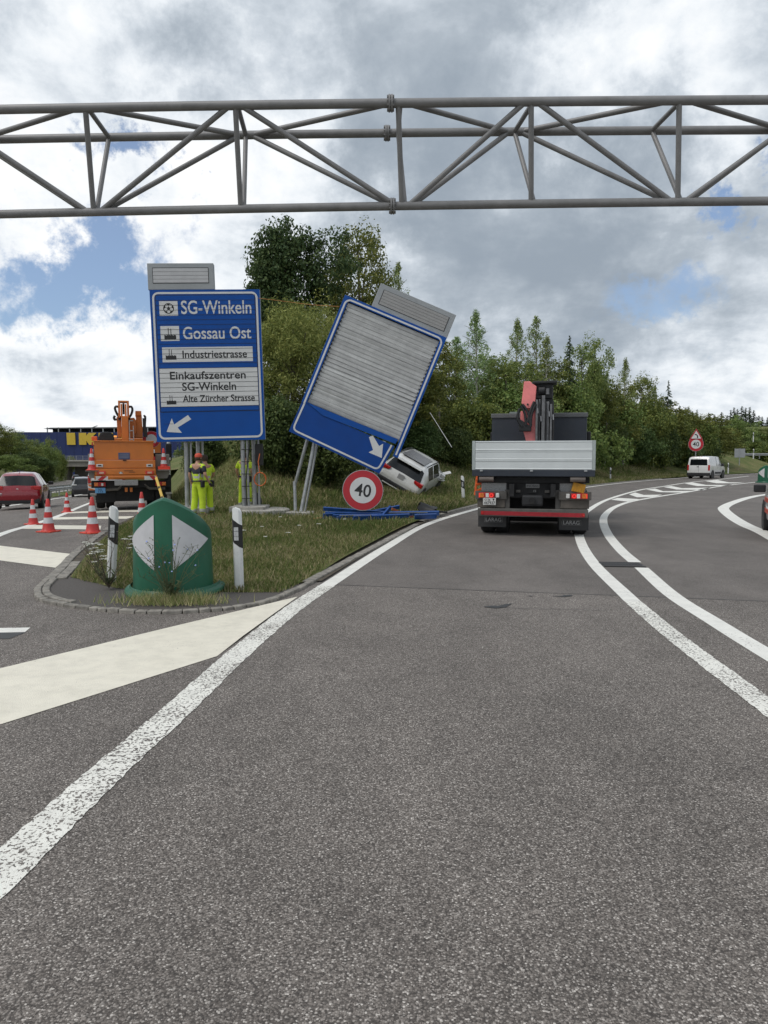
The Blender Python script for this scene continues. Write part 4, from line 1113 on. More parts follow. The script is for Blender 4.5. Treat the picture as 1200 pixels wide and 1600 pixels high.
# ================================================================= flatbed lorry with loading crane
lo = thing('flatbed_lorry', 'flatbed lorry with silver tailgate and red loading crane braking on the ramp', 'lorry', (3.07, 15.3, 0), R(-13.2))
def rib_board(x0_, x1_, z0_, z1_, n, y):
    """ribbed board: profile of n planks with rounded steps, facing -y"""
    rows = []; h = (z1_ - z0_) / n
    for k in range(n):
        for f, d in ((.0, .0), (.03, .012), (.10, .014), (.16, .004), (.84, .004), (.90, .014), (.97, .012), (1.0, .0)):
            z = z0_ + (k + f) * h
            rows.append([(x0_, y - d, z), (x1_, y - d, z)])
    rows = [[(x0_, y + .03, z0_), (x1_, y + .03, z0_)]] + rows + [[(x0_, y + .03, z1_), (x1_, y + .03, z1_)]]
    m = MB().grid(rows); nn = len(rows)
    m.f.append(tuple(2 * i for i in range(nn))); m.f.append(tuple(2 * i + 1 for i in range(nn))[::-1]); m.f.append((0, 1, 2 * nn - 1, 2 * nn - 2))
    return m
rib_board(-1.18, 1.18, 1.405, 2.0, 3, .0).build('tailgate', SILVER, lo)
POSTG = mat('pale_grey_corner', (.40, .44, .43), .5, .3, .08)
for s_ in (-1, 1):
    MB().box((s_ * 1.217, .02, 1.70), (.065, .06, .61)).build('corner_post', POSTG, lo, bevel=.006)
    MB().box((s_ * 1.235, 1.72, 1.70), (.03, 3.3, .585)).build('side_board', SILVER, lo, bevel=.006)
MB().box((0, 1.73, 1.37), (2.44, 3.4, .05)).build('bed_floor', GREYM, lo)
NAVY = mat('dark_navy_paint', (.022, .028, .040), .5, 0, .12, 2, dirt=.15)
MB().box((0, .03, 1.335), (2.49, .12, .135)).build('bed_frame', NAVY, lo, bevel=.01)
lat = MB()
for x in (-1.05, -.02, 1.06): lat.box((x, -.035, 1.385), (.06, .03, .035))
for i, x in enumerate((-1.05, -.02, 1.06)): MB().box((x, -.04, 1.385), (.06, .03, .035)).build('latch', GALV, lo, bevel=.005)
# chassis
MB().box((-.42, 3.0, .98), (.10, 6.0, .26)).build('chassis_rail', CHASSIS, lo); MB().box((.42, 3.0, .98), (.10, 6.0, .26)).build('chassis_rail', CHASSIS, lo)
MB().box((0, .95, .86), (1.7, .15, .80)).build('rear_bulkhead', CHASSIS, lo)
MB().box((0, .32, 1.19), (2.3, .3, .13)).build('cross_beam', CHASSIS, lo, bevel=.01)
MB().box((0, .30, .98), (1.1, .14, .36)).build('coupling_plate', CHASSIS, lo, bevel=.03)
MB().box((0, .20, .76), (.44, .16, .24)).build('tow_coupling', DARKP, lo, bevel=.05)
MB().tube([(0, .22, .76), (0, .06, .76)], .07, 14).build('coupling_jaw', CHASSIS, lo)
for s_ in (-1, 1):
    MB().box((s_ * .52, .25, .78), (.10, .10, .40)).build('bracket', GREYM, lo, bevel=.01)
    MB().box((s_ * .30, .21, .95), (.10, .05, .06)).build('coupling_hose', GREYM, lo, bevel=.01)
q = MB().box((0, .205, 1.065), (.28, .02, .085)).build('maker_plate', mat('worn_plate', (.16, .16, .16), .5), lo)
text_into(MB(), 'INOBAS', -.12, .12, 1.04, 1.09, .195, .003).build('lettering', BLACK, q)
q = MB().box((0, .205, .955), (.17, .02, .075)).build('speed_plate', CHASSIS, lo)
text_into(MB(), '15', .02, .07, .935, .98, .195, .003).build('lettering', mat('worn_white', (.28, .28, .28), .6), q)
for s_ in (-1, 1):
    x = s_ * .93 - .02
    rl = MB().tube([(x - .15, .04, 1.215), (x + .15, .04, 1.215)], .062, 20).build('roller', mat('brown_grey_roller', (.16, .135, .12), .6, .1, .2, 6, dirt=.3), lo, smooth=40)
    MB().box((s_ * .80, .34, 1.05), (.56, .02, .22)).build('tread_plate', TREAD, lo)
    for k in range(6):
        pass
    MB().box((s_ * .86, .18, .865), (.66, .10, .17)).build('lamp_bracket', GREYM, lo, bevel=.01)
    MB().box((s_ * .86, .20, .70), (.58, .05, .20)).build('side_plate', mat('mud_brown_plate', (.115, .10, .085), .75, .1, .25, 5, dirt=.5), lo, bevel=.01)
    tl_ = MB().box((s_ * .945, .10, .865), (.33, .08, .115)).build('tail_lamp', REDL, lo, bevel=.012)
    MB().box((s_ * 1.045, .068, .865), (.09, .04, .09)).build('indicator', ORANGEL, tl_, bevel=.006)
    MB().box((s_ * .93, .068, .865), (.065, .04, .09)).build('reversing_lamp', WHITEL, tl_, bevel=.006)
    MB().lathe([(.022, 0), (.045, .004), (.045, .02), (.022, .02)], 18, Matrix.Translation((s_ * .845, .06, .865)) @ Matrix.Rotation(R(90), 4, 'X'), cap=False).build('brake_ring', REDLIT, tl_)
    MB().box((s_ * 1.098, .066, .865), (.018, .04, .09)).build('side_light', REDLIT, tl_)
    MB().box((s_ * .72, .10, .865), (.075, .07, .095)).build('work_lamp', WHITEL, lo, bevel=.015)
np_ = MB().box((-.885, .065, .735), (.27, .015, .15)).build('number_plate', PLATE, lo, bevel=.004)
text_into(MB(), 'O 36', -.985, -.87, .752, .795, .056, .002).build('lettering', BLACK, np_)
text_into(MB(), '447937', -1.0, -.77, .672, .738, .056, .002).build('lettering', BLACK, np_)
MB().prism([(-.815, .795), (-.785, .795), (-.785, .77), (-.80, .752), (-.815, .77)], .054, .0575).build('crest', BLACK, np_)
ub = MB().box((0, .12, .505), (2.26, .10, .17)).build('underrun_bar', GREYM, lo, bevel=.015)
rs = MB(); rs.prism([(-1.06, .535), (1.06, .515), (1.06, .43), (-1.06, .45)], .066, .07)
rs.build('red_strip', mat('red_reflective_strip', (.30, .012, .02), .5, 0, .15, 12), ub)
for s_ in (-1, 1): MB().lathe([(.036, 0), (.036, .012)], 16, Matrix.Translation((s_ * 1.03, .066, .487 - s_ * .008)) @ Matrix.Rotation(R(90), 4, 'X')).build('red_reflector', REDL, ub)
for s_, z in ((-1, .335), (1, .30)):
    mf = MB().box((s_ * .855, .42, z), (.60, .02, .34)).build('mudflap', mat('mudflap_rubber', (.034, .034, .035), .7, 0, .2, 5, dirt=.3), lo, bevel=.004)
    xo = -.97 if s_ < 0 else .66
    MUD = mat('mudflap_print', (.40, .40, .40), .7)
    rounded_frame(xo - .05, xo + .34, z - .065, z + .045, .010, .012, .409, .406, MB(), n=2).build('print_frame', MUD, mf)
    text_into(MB(), 'LARAG', xo - .02, xo + .31, z - .050, z + .030, .409, .003, bold=.0).build('lettering', MUD, mf)
    for yy in (.98, 4.9):
        wheel(lo, s_ * .98, yy, .50, .30, s_); wheel(lo, s_ * .66, yy, .50, .28, -s_)
MB().tube([(0, .98, .5), (-.5, .98, .5)], .12, 12).tube([(0, .98, .5), (.5, .98, .5)], .12, 12).build('rear_axle', CHASSIS, lo)
MB().box((0, 2.6, .52), (2.3, 2.2, .62)).build('tool_boxes', CHASSIS, lo, bevel=.03)
# cab
cb = MB().box((0, 5.5, 1.70), (2.46, 2.2, 2.10)).build('cab', NAVY, lo, bevel=.05)
MB().box((0, 4.44, 2.77), (2.50, .14, .12)).build('cab_lid', mat('grey_lid', (.10, .105, .11), .6, 0, .15, dirt=.2), lo, bevel=.02)
MB().box((1.33, 5.9, 2.22), (.12, .16, .34)).build('mirror', BLACK, lo, bevel=.03); MB().box((-1.33, 5.9, 2.22), (.12, .16, .34)).build('mirror', BLACK, lo, bevel=.03)
MB().box((-.65, 4.9, 2.86), (.28, .3, .07)).build('roof_vent', mat('grey_green_vent', (.17, .20, .19), .6), lo, bevel=.02)
# loading crane
CRED = mat('toplit_red_paint', (.84, .24, .235), .5, 0, .10, 3, dirt=.12)  # crane red made paler: light from above is put into the colour
CGREY = mat('dark_steel_boom', (.17, .17, .175), .45, .4, .25, 6, dirt=.2)
cx = lambda px: (px - 839.6) / 60.5
cz = lambda py: 1.63 + (717 - py) / 60.5
MB().prism([(cx(818), cz(599)), (cx(827), cz(599)), (cx(837), cz(607)), (cx(835), cz(634)), (cx(830), cz(640)), (cx(820), cz(640)), (cx(814.5), cz(632))], 3.55, 3.95).build('crane_knuckle', CRED, lo, bevel=.02)
MB().prism([(cx(813), cz(644)), (cx(836), cz(640)), (cx(836), cz(690)), (cx(822), cz(690)), (cx(813), cz(658))], 3.65, 3.98).build('crane_column', CRED, lo, bevel=.02)
MB().box((0, 3.95, 1.45), (.9, .5, .6)).build('crane_base', CGREY, lo, bevel=.03)
MB().prism([(cx(811), cz(655)), (cx(830), cz(668)), (cx(830), cz(675)), (cx(811), cz(675))], 3.5, 3.62).build('crane_link', BLACK, lo, bevel=.02)
MB().lathe([(.024, 0), (.024, .02)], 12, Matrix.Translation((cx(824), 3.54, cz(634))) @ Matrix.Rotation(R(90), 4, 'X')).build('pivot_pin', BLACK, lo)
hoses = [[(812, 640), (809, 655), (816, 668)], [(816, 634), (824, 645), (828, 664)], [(834, 630), (828, 645), (824, 662)], [(836, 634), (830, 650), (829, 668)], [(814, 636), (820, 648), (822, 666)]]
for h in hoses:
    MB().tube(curve([(cx(a), 3.5, cz(b_)) for a, b_ in h], .05), .034, 8).build('hose', DARKP, lo, smooth=60)
wn = MB().box((cx(849), 3.78, cz(601)), (.60, .5, .07)).build('winch_cover', BLACK, lo, bevel=.02)
MB().box((cx(848), 3.56, cz(602.2)), (.60, .02, .03)).build('cover_edge', CGREY, wn)
MB().box((cx(848), 3.85, cz(613)), (.44, .35, .40)).build('winch_housing', BLACK, lo, bevel=.02)
MB().tube([(cx(840), 3.64, cz(613)), (cx(849), 3.64, cz(613))], .11, 18).build('winch_drum', DARKP, lo, smooth=40)
MB().tube([(cx(853), 3.62, cz(610)), (cx(853), 3.62, cz(619))], .05, 10).build('hook', CGREY, lo, smooth=40)
for k, (a, b_) in enumerate(((836, 839.5), (841, 843), (845, 850), (852, 856), (857.5, 860.5))):
    top_ = (627, 626, 621, 630, 634)[k]
    MB().box(((cx(a) + cx(b_)) / 2, 3.62 + .04 * (k % 2), (cz(top_) + 1.45) / 2), (cx(b_) - cx(a), .20, cz(top_) - 1.45)).build('boom_section', CGREY, lo, bevel=.012)
MB().box((cx(848), 3.80, (cz(626) + 1.4) / 2), (.46, .12, cz(626) - 1.4)).build('boom_back', BLACK, lo)
for a, z in ((839, 640), (844, 652), (856, 645), (862, 650)):
    MB().tube([(cx(a), 3.50, cz(z)), (cx(a) + .01, 3.50, cz(z + 8))], .016, 6).build('hydraulic_line', RIM, lo)
for a in (840.5, 851, 862):
    MB().tube([(cx(a), 3.53, cz(630)), (cx(a) + .02, 3.51, 2.4), (cx(a), 3.53, 1.9)], .018, 6).build('hydraulic_line', DARKP, lo)
# load on the lorry's flanks
def placed(o, par):
    """put a thing at its world place computed in another thing's frame"""
    o.matrix_world = Matrix.Translation(par.location) @ par.rotation_euler.to_matrix().to_4x4() @ o.matrix_basis
OSC = mat('orange_signal_plastic', (.80, .14, .03), .5, 0, .12, 9)
og = thing('folding_warning_sign', 'orange folded warning frame strapped to the lorry left side below the bed', 'warning sign'); og.location = (-1.19, .9, 0)
fmb = MB().bar((-.09, 0, .82), (-.04, 0, 1.30), .05, .05).bar((.08, .05, .82), (.05, .05, 1.32), .05, .05).bar((-.06, 0, 1.28), (.07, .03, 1.30), .05, .05).bar((-.08, 0, 1.05), (.07, .04, 1.10), .08, .05).bar((-.09, 0, .9), (.08, .04, .98), .07, .05)
fmb.build('frame', OSC, og, bevel=.01); MB().bar((-.07, -.03, 1.18), (.06, -.01, 1.12), .10, .03).build('panel', OSC, og, bevel=.01)
placed(og, lo)
yb = thing('yellow_crate', 'ribbed yellow crate stowed at the lorry right side above the tail lamp', 'crate'); yb.location = (.93, .20, 1.035); yb.rotation_euler = (0, R(12), 0)
YEL = mat('yellow_plastic', (.55, .27, .02), .5, 0, .15, 8, dirt=.2)
MB().box((0, 0, 0), (.26, .22, .19)).build('crate_body', YEL, yb, bevel=.015)
for k in range(5): MB().box((-.10 + k * .05, -.115, 0), (.018, .014, .17)).build('rib', YEL, yb, bevel=.003, seg=1)
placed(yb, lo)

# ================================================================= orange platform lorry
oz = zm(-8.5, 24.8) + .01
ol = thing('platform_lorry', 'orange municipal lorry with folded lifting arm standing left of the blue sign', 'lorry', (-8.5, 24.8, oz), R(19.5))
ux = lambda c: (140 + c / 7.62 - 203) / 46.6
uz = lambda c: 1.63 - oz - (610 + c / 7.62 - 717) / 46.6
def ob(name, c0, c1, d0, d1, y0_, y1_, m, par=None, bevel=.012):
    return MB().box(((ux(c0) + ux(c1)) / 2, (y0_ + y1_) / 2, (uz(d0) + uz(d1)) / 2), (ux(c1) - ux(c0), y1_ - y0_, uz(d0) - uz(d1))).build(name, m, par or ol, bevel=bevel)
ob('rear_hatch', 82, 750, 612, 828, .05, 1.1, ORANGE); ob('hatch_rim', 76, 756, 600, 614, .02, 1.12, ORANGE)
ob('rear_locker', 84, 768, 832, 926, .0, 1.1, ORANGE, None, .02); ob('rear_skirt', 84, 772, 930, 1004, -.03, 1.1, ORANGE, None, .02)
b_ = MB().tube([(ux(80), .05, uz(1030)), (ux(780), .05, uz(1030))], .085, 16).build('rear_roll', ORANGE, ol, smooth=40)
q = ob('plaque', 350, 480, 742, 822, .035, .06, mat('blue_grey_plaque', (.09, .105, .19), .5)); ob('handle', 400, 440, 824, 838, -.03, .0, BLACK)
tx = MB(); 
for k, d in enumerate((768, 784, 800)): MB().box(((ux(362) + ux(468)) / 2, .033, uz(d)), (ux(468) - ux(362), .004, .012)).build('print_line', mat('plaque_print', (.25, .26, .33), .6), q)
for a, b2 in ((105, 178), (665, 735)):
    q = ob('white_lamp', a, b2, 877, 912, -.02, .01, WHITEL); ob('lamp_glass', a + 18, b2 - 18, 886, 900, -.03, -.018, DARKP, q, .003)
for a, b2 in ((112, 207), (650, 745)):
    q = ob('warning_lamp', a, b2, 957, 1001, -.06, -.02, mat('red_orange_lamp', (.60, .05, .03), .3, coat=.3)); ob('lamp_glass', a + 22, b2 - 22, 968, 990, -.07, -.058, mat('pale_lamp', (.62, .40, .30), .3), q, .004)
q = MB().prism([((ux(372) + .06 * math.cos(a)), uz(977) + .028 * math.sin(a)) for a in np.linspace(0, 6.28, 21)[:-1]], -.035, -.032).build('emblem', mat('grey_emblem', (.22, .22, .21), .5), ol)
MB().prism([(ux(355), uz(990)), (ux(372), uz(965)), (ux(385), uz(982)), (ux(400), uz(990))], -.0355, -.038).build('emblem_mark', WHITE_S, q)
for a, b2, d in ((410, 510, 956), (465, 535, 972)): MB().box(((ux(a) + ux(b2)) / 2, -.034, uz(d)), (ux(b2) - ux(a), .006, .014)).build('small_print', BLACK, ol)
for a, b2, sg_ in ((95, 230, 1), (637, 770, -1)):
    q = ob('hazard_board', a, b2, 1018, 1066, -.055, -.04, HAZW, None, .002)
    w_ = (b2 - a)
    for f in ((.12,) if sg_ > 0 else (.42,)):
        s0 = a + f * w_
        if sg_ > 0: poly = [(ux(s0), uz(1065)), (ux(s0 + .42 * w_), uz(1065)), (ux(s0 + .42 * w_ + .38 * w_), uz(1019)), (ux(s0 + .38 * w_), uz(1019))]
        else: poly = [(ux(s0), uz(1019)), (ux(s0 + .45 * w_), uz(1019)), (ux(b2), uz(1050)), (ux(b2), uz(1065)), (ux(s0 + .33 * w_), uz(1065))]
        MB().prism(poly, -.0555, -.058).build('red_stripe', HAZR, q)
MGREY = mat('grey_sand_paint', (.24, .225, .205), .6, 0, .1, 3, dirt=.2)
ob('side_locker', 14, 80, 757, 1042, .25, 2.6, MGREY)
MB().prism([(ux(770), uz(757)), (ux(935), uz(757)), (ux(935), uz(985)), (ux(905), uz(1055)), (ux(770), uz(1055))], .25, 2.6).build('side_locker', MGREY, ol, bevel=.02)
for s_, a in ((0, 66), (1, 756)):
    for k in range(4):
        ob('edge_stripe', a - 6, a + 9, 620 + k * 84, 660 + k * 84, .03, .045, HAZR if k % 2 == 0 else HAZW, None, .001)
ob('cab_back', 120, 892, 542, 752, 3.2, 4.9, ORANGE, None, .04)
ob('bed_deck', 40, 930, 742, 770, .3, 4.6, CHASSIS)
# arm
ob('arm_top', 360, 490, 88, 108, 1.6, 2.2, ORANGE, None, .012)
for a, b2 in ((360, 384), (466, 490)): ob('arm_cheek', a, b2, 104, 300, 1.6, 2.2, ORANGE)
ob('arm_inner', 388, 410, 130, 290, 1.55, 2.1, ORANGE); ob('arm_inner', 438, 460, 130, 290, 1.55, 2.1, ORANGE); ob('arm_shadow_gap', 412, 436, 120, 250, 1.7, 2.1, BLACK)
ob('arm_column', 396, 476, 284, 610, 1.3, 1.9, ORANGE)
MB().prism([(ux(338), uz(290)), (ux(395), uz(270)), (ux(395), uz(545)), (ux(345), uz(545))], 1.9, 2.5).build('arm_side', ORANGE, ol, bevel=.02)
MB().prism([(ux(478), uz(300)), (ux(548), uz(290)), (ux(575), uz(330)), (ux(575), uz(460)), (ux(530), uz(545)), (ux(478), uz(545))], 1.95, 2.5).build('arm_side', ORANGE, ol, bevel=.02)
MB().prism([(ux(572), uz(205)), (ux(638), uz(205)), (ux(645), uz(270)), (ux(652), uz(470)), (ux(650), uz(545)), (ux(540), uz(545)), (ux(575), uz(420))], 2.2, 2.8).build('second_arm', ORANGE, ol, bevel=.02)
ob('arm_cap', 568, 640, 200, 262, 2.15, 2.85, ORANGE)
for pts_ in ([(372, 165), (335, 160), (322, 185), (340, 240), (372, 300), (374, 330)], [(478, 165), (518, 158), (530, 200), (512, 260), (486, 300), (482, 330)], [(320, 275), (308, 300), (318, 325), (340, 318)], [(662, 275), (682, 280), (676, 400), (690, 500), (688, 540)], [(662, 300), (665, 420), (672, 540)]):
    MB().tube(curve([(ux(a), 1.75, uz(d)) for a, d in pts_], .06), .042, 8).build('hose', DARKP, ol, smooth=60)
ld = MB().bar((ux(487), 1.25, uz(340)), (ux(487), 1.25, uz(590)), .03, .03).bar((ux(533), 1.25, uz(405)), (ux(533), 1.25, uz(590)), .03, .03)
for d in (342, 465, 575): ld.bar((ux(487), 1.25, uz(d)), (ux(533), 1.25, uz(d)), .03, .035)
ld.build('ladder', GALV, ol)
seat = [(ux(130), uz(600)), (ux(132), uz(560)), (ux(150), uz(510)), (ux(185), uz(494)), (ux(255), uz(494)), (ux(292), uz(515)), (ux(308), uz(560)), (ux(310), uz(600))]
MB().prism(seat, .4, .9).build('cover_hood', BLACK, ol, bevel=.03)
ob('beacon', 52, 120, 548, 600, .5, .75, OSC, None, .03); ob('beacon', 300, 335, 520, 542, 2.0, 2.2, mat('amber_beacon_lit', (.8, .35, .05), .3, emit=((1, .45, .1), .6)))
# running gear
for a, b2 in ((75, 200), (765, 885)):
    q = ob('tail_lamp', a, b2, 1092, 1140, .1, .2, REDL)
    ob('indicator', (a if a < 300 else b2 - 45), (a + 40 if a < 300 else b2), 1096, 1136, .085, .105, ORANGEL, q, .004)
    if a < 300: ob('reversing_lamp', a + 78, a + 100, 1100, 1134, .085, .105, WHITEL, q, .004)
ob('step_plate', 300, 565, 1066, 1130, -.06, .25, TREAD)
q = ob('number_plate', 83, 198, 1157, 1219, .05, .07, mat('blue_number_plate', (.10, .27, .50), .5))
text_into(MB(), 'SG', ux(118), ux(158), uz(1186), uz(1164), .049, .003).build('lettering', BLACK, q)
text_into(MB(), '113', ux(118), ux(168), uz(1212), uz(1190), .049, .003).build('lettering', BLACK, q)
for a in (430, 487): ob('hook_plate', a - 16, a + 16, 1145, 1212, .3, .4, ORANGE)
ob('mudflap', 80, 300, 1215, 1340, .6, .63, RUBBER, None, .004); ob('mudflap', 770, 930, 1150, 1340, .6, .63, RUBBER, None, .004)
ob('rear_frame', 40, 940, 1075, 1160, .25, .6, CHASSIS); ob('under_body', 200, 760, 1120, 1330, .7, 3.0, CHASSIS)
MB().tube([(ux(200), .3, uz(1180)), (ux(330), .3, uz(1175)), (ux(380), .3, uz(1130))], .06, 8).build('exhaust', GREYM, ol, smooth=60)
MB().tube([(ux(880), .3, uz(1175)), (ux(700), .3, uz(1170)), (ux(640), .3, uz(1120))], .06, 8).build('exhaust', GREYM, ol, smooth=60)
for a in (62, 918):
    lg = MB().tube([(ux(a), .15, uz(1225)), (ux(a), .15, .04)], .062, 14).build('outrigger', MGREY, ol, smooth=50)
    MB().box((ux(a), .15, uz(1232)), (.20, .2, .07)).build('outrigger_cap', MGREY, lg, bevel=.01)
    MB().box((ux(a), .15, .025), (.34, .3, .05)).build('outrigger_foot', GREYM, lg, bevel=.01)
for s_ in (-1, 1):
    for yy in (1.3, 4.3):
        wheel(ol, s_ * .98, yy, .46, .28, s_)
        if yy < 2: wheel(ol, s_ * .68, yy, .46, .26, -s_)
ob('mudguard', 905, 962, 1010, 1330, .7, 2.2, RUBBER, None, .05)

# things carried on it
def cone(label, loc, s_=1.0, bands=True, group='red and white traffic cones', rz=0):
    t = thing('traffic_cone', label, 'cone', loc, rz, group); t.scale = (s_, s_, s_)
    CR = mats_cone[0]; CW = mats_cone[1]
    b = MB(); b.box((0, 0, .018), (.46, .46, .036)); b.build('base', CR2, t, bevel=.012)
    z = [.036, .30, .47, .61, .73, .90]
    r_ = lambda zz: .165 - (.165 - .038) * (zz - .036) / .864
    MB().lathe([(.20, .03), (.185, .05), (r_(.06), .075), (r_(.24), .24)], 24, cap=False).build('foot', CR, t, smooth=50)
    segs = [(.24, .395, CW), (.395, .545, CR), (.545, .69, CW), (.69, .90, CR)]
    for a, b_, m in segs: MB().lathe([(r_(a), a), (r_(b_), b_)] + ([(r_(.90) * .8, .905)] if b_ > .85 else []), 24, cap=(b_ > .85)).build('sleeve', m, t, smooth=50)
    return t
mats_cone = (mat('cone_red', (.50, .030, .025), .5, 0, .1, 6, dirt=.15), mat('cone_white_sleeve', (.56, .57, .58), .35, 0, .08, 12, dirt=.12))
CR2 = mat('cone_base_red', (.66, .06, .03), .55, 0, .12, 6, dirt=.15)

# ================================================================= cones
def on_road(px, py):
    z = 0.0
    for _ in range(30):
        d = sight(px, py); t = (z - CAM_H) / d.z; x, y = d.x * t, d.y * t
        z = .7 * z + .3 * (zm(x, y) if y > 17 else 0.0)
    return Vector((x, y, z))
for px, py, hpx, lb in ((52, 819.5, 40, 'leftmost traffic cone, right behind the red car on the lane line'), (76, 831, 52, 'traffic cone in the middle of the front three, on the left white line'),
                        (105, 800.5, 31, 'farthest and smallest traffic cone, by the grey guard rail'), (145, 833, 57, 'nearest and tallest traffic cone, on the cream bars before the orange lorry')):
    p = on_road(px, py); cone(lb, p, hpx * p.y / 1155 / .905, rz=R(px))
p = pt(222, 812, 19.4); cone('traffic cone half hidden behind the green barrier on the grass', (p.x, p.y, hill(p.x, p.y)), .80, rz=R(20))
for c_, y_, d_, s_, lb in ((866, .12, 944, .80, 'traffic cone stacked on the right rear corner of the orange lorry'), (56, .05, 950, .80, 'traffic cone hung at the left rear corner of the orange lorry')):
    M = Matrix.Translation(ol.location) @ ol.rotation_euler.to_matrix().to_4x4()
    cone(lb, M @ Vector((ux(c_), y_, uz(d_))), s_, rz=R(19.5))
    ob('cone_shelf', c_ - 70, c_ + 72, d_ + 1, d_ + 10, -.12, .30, MGREY, None, .004)
ob('cone_base_stack', 798, 938, 905, 944, -.03, .27, CR2, None, .006)

rsn = bpy.data.objects.new('stored_road_sign', None); C.objects.link(rsn)
rsn.location = M @ Vector((ux(762), 2.6, uz(560))); rsn.rotation_euler = (0, 0, R(19.5))
tag(rsn, 'red and white round road sign stored on the orange lorry behind the blue sign corner', 'road sign')
disc(.31, .03, .0).build('disc', GALV, rsn); disc(.30, -.001, -.004).build('red_ring', RED_S, rsn); disc(.19, -.0045, -.007).build('white_field', WHITE_S, rsn)

# yellow spirit level leaning on the lorry
a, b_ = pt(257, 788, 23.6), pt(244, 746, 24.6)
a.z = max(a.z, hill(a.x, a.y))
o = MB().bar(a, b_, .085, .04, (0, -1, 0)).build('spirit_level', mat('yellow_paint', (.60, .40, .07), .5, 0, .08, dirt=.1), bevel=.006)
tag(o, 'long yellow spirit level leaning against the rear of the orange lorry', 'spirit level')
for f in (.25, .62):
    c_ = a.lerp(b_, f) + Vector((0, -.022, 0)); MB().bar(c_ - (b_ - a).normalized() * .05, c_ + (b_ - a).normalized() * .05, .06, .03, (0, -1, 0)).build('vial', BLACK, o)

# ================================================================= people
SKIN = mat('skin', (.42, .23, .155), .55, 0, .06, 8)
HIVIS = mat('hi_vis_yellow_cloth', (.50, .66, .03), .8, 0, .10, 9, bump=.3, bscale=22)
NAVYC = mat('navy_cloth', (.020, .022, .034), .85, 0, .2, 9, bump=.2, bscale=22)
REFB = mat('reflective_band', (.42, .43, .40), .5, .1, .12, 20)
SHOE = mat('dark_shoe', (.02, .02, .022), .6, 0, .2)
HAIRM = mat('brown_hair', (.05, .030, .018), .75, 0, .2, 20)
GLOVE = mat('dark_glove', (.018, .018, .022), .7, 0, .2)
def skin_geo(vs, es, rad, root=0, sub=2):
    me = bpy.data.meshes.new('form'); me.from_pydata(vs, es, [])
    o = bpy.data.objects.new('form', me); C.objects.link(o)
    m = o.modifiers.new('skin', 'SKIN'); m.use_smooth_shade = True; m.branch_smoothing = .35
    layer = me.skin_vertices[0] if len(me.skin_vertices) else None
    if layer is None:
        bm = bmesh.new(); bm.from_mesh(me); bm.verts.layers.skin.verify(); bm.to_mesh(me); bm.free(); layer = me.skin_vertices[0]
    for i, r in enumerate(rad):
        layer.data[i].radius = r if isinstance(r, tuple) else (r, r); layer.data[i].use_root = (i == root)
    s_ = o.modifiers.new('sub', 'SUBSURF'); s_.levels = sub; s_.render_levels = sub
    bpy.context.view_layer.update()
    ev = o.evaluated_get(bpy.context.evaluated_depsgraph_get())
    r = bpy.data.meshes.new_from_object(ev)
    out_ = ([tuple(v.co) for v in r.vertices], [tuple(p.vertices) for p in r.polygons])
    bpy.data.objects.remove(o); bpy.data.meshes.remove(me); bpy.data.meshes.remove(r)
    return out_
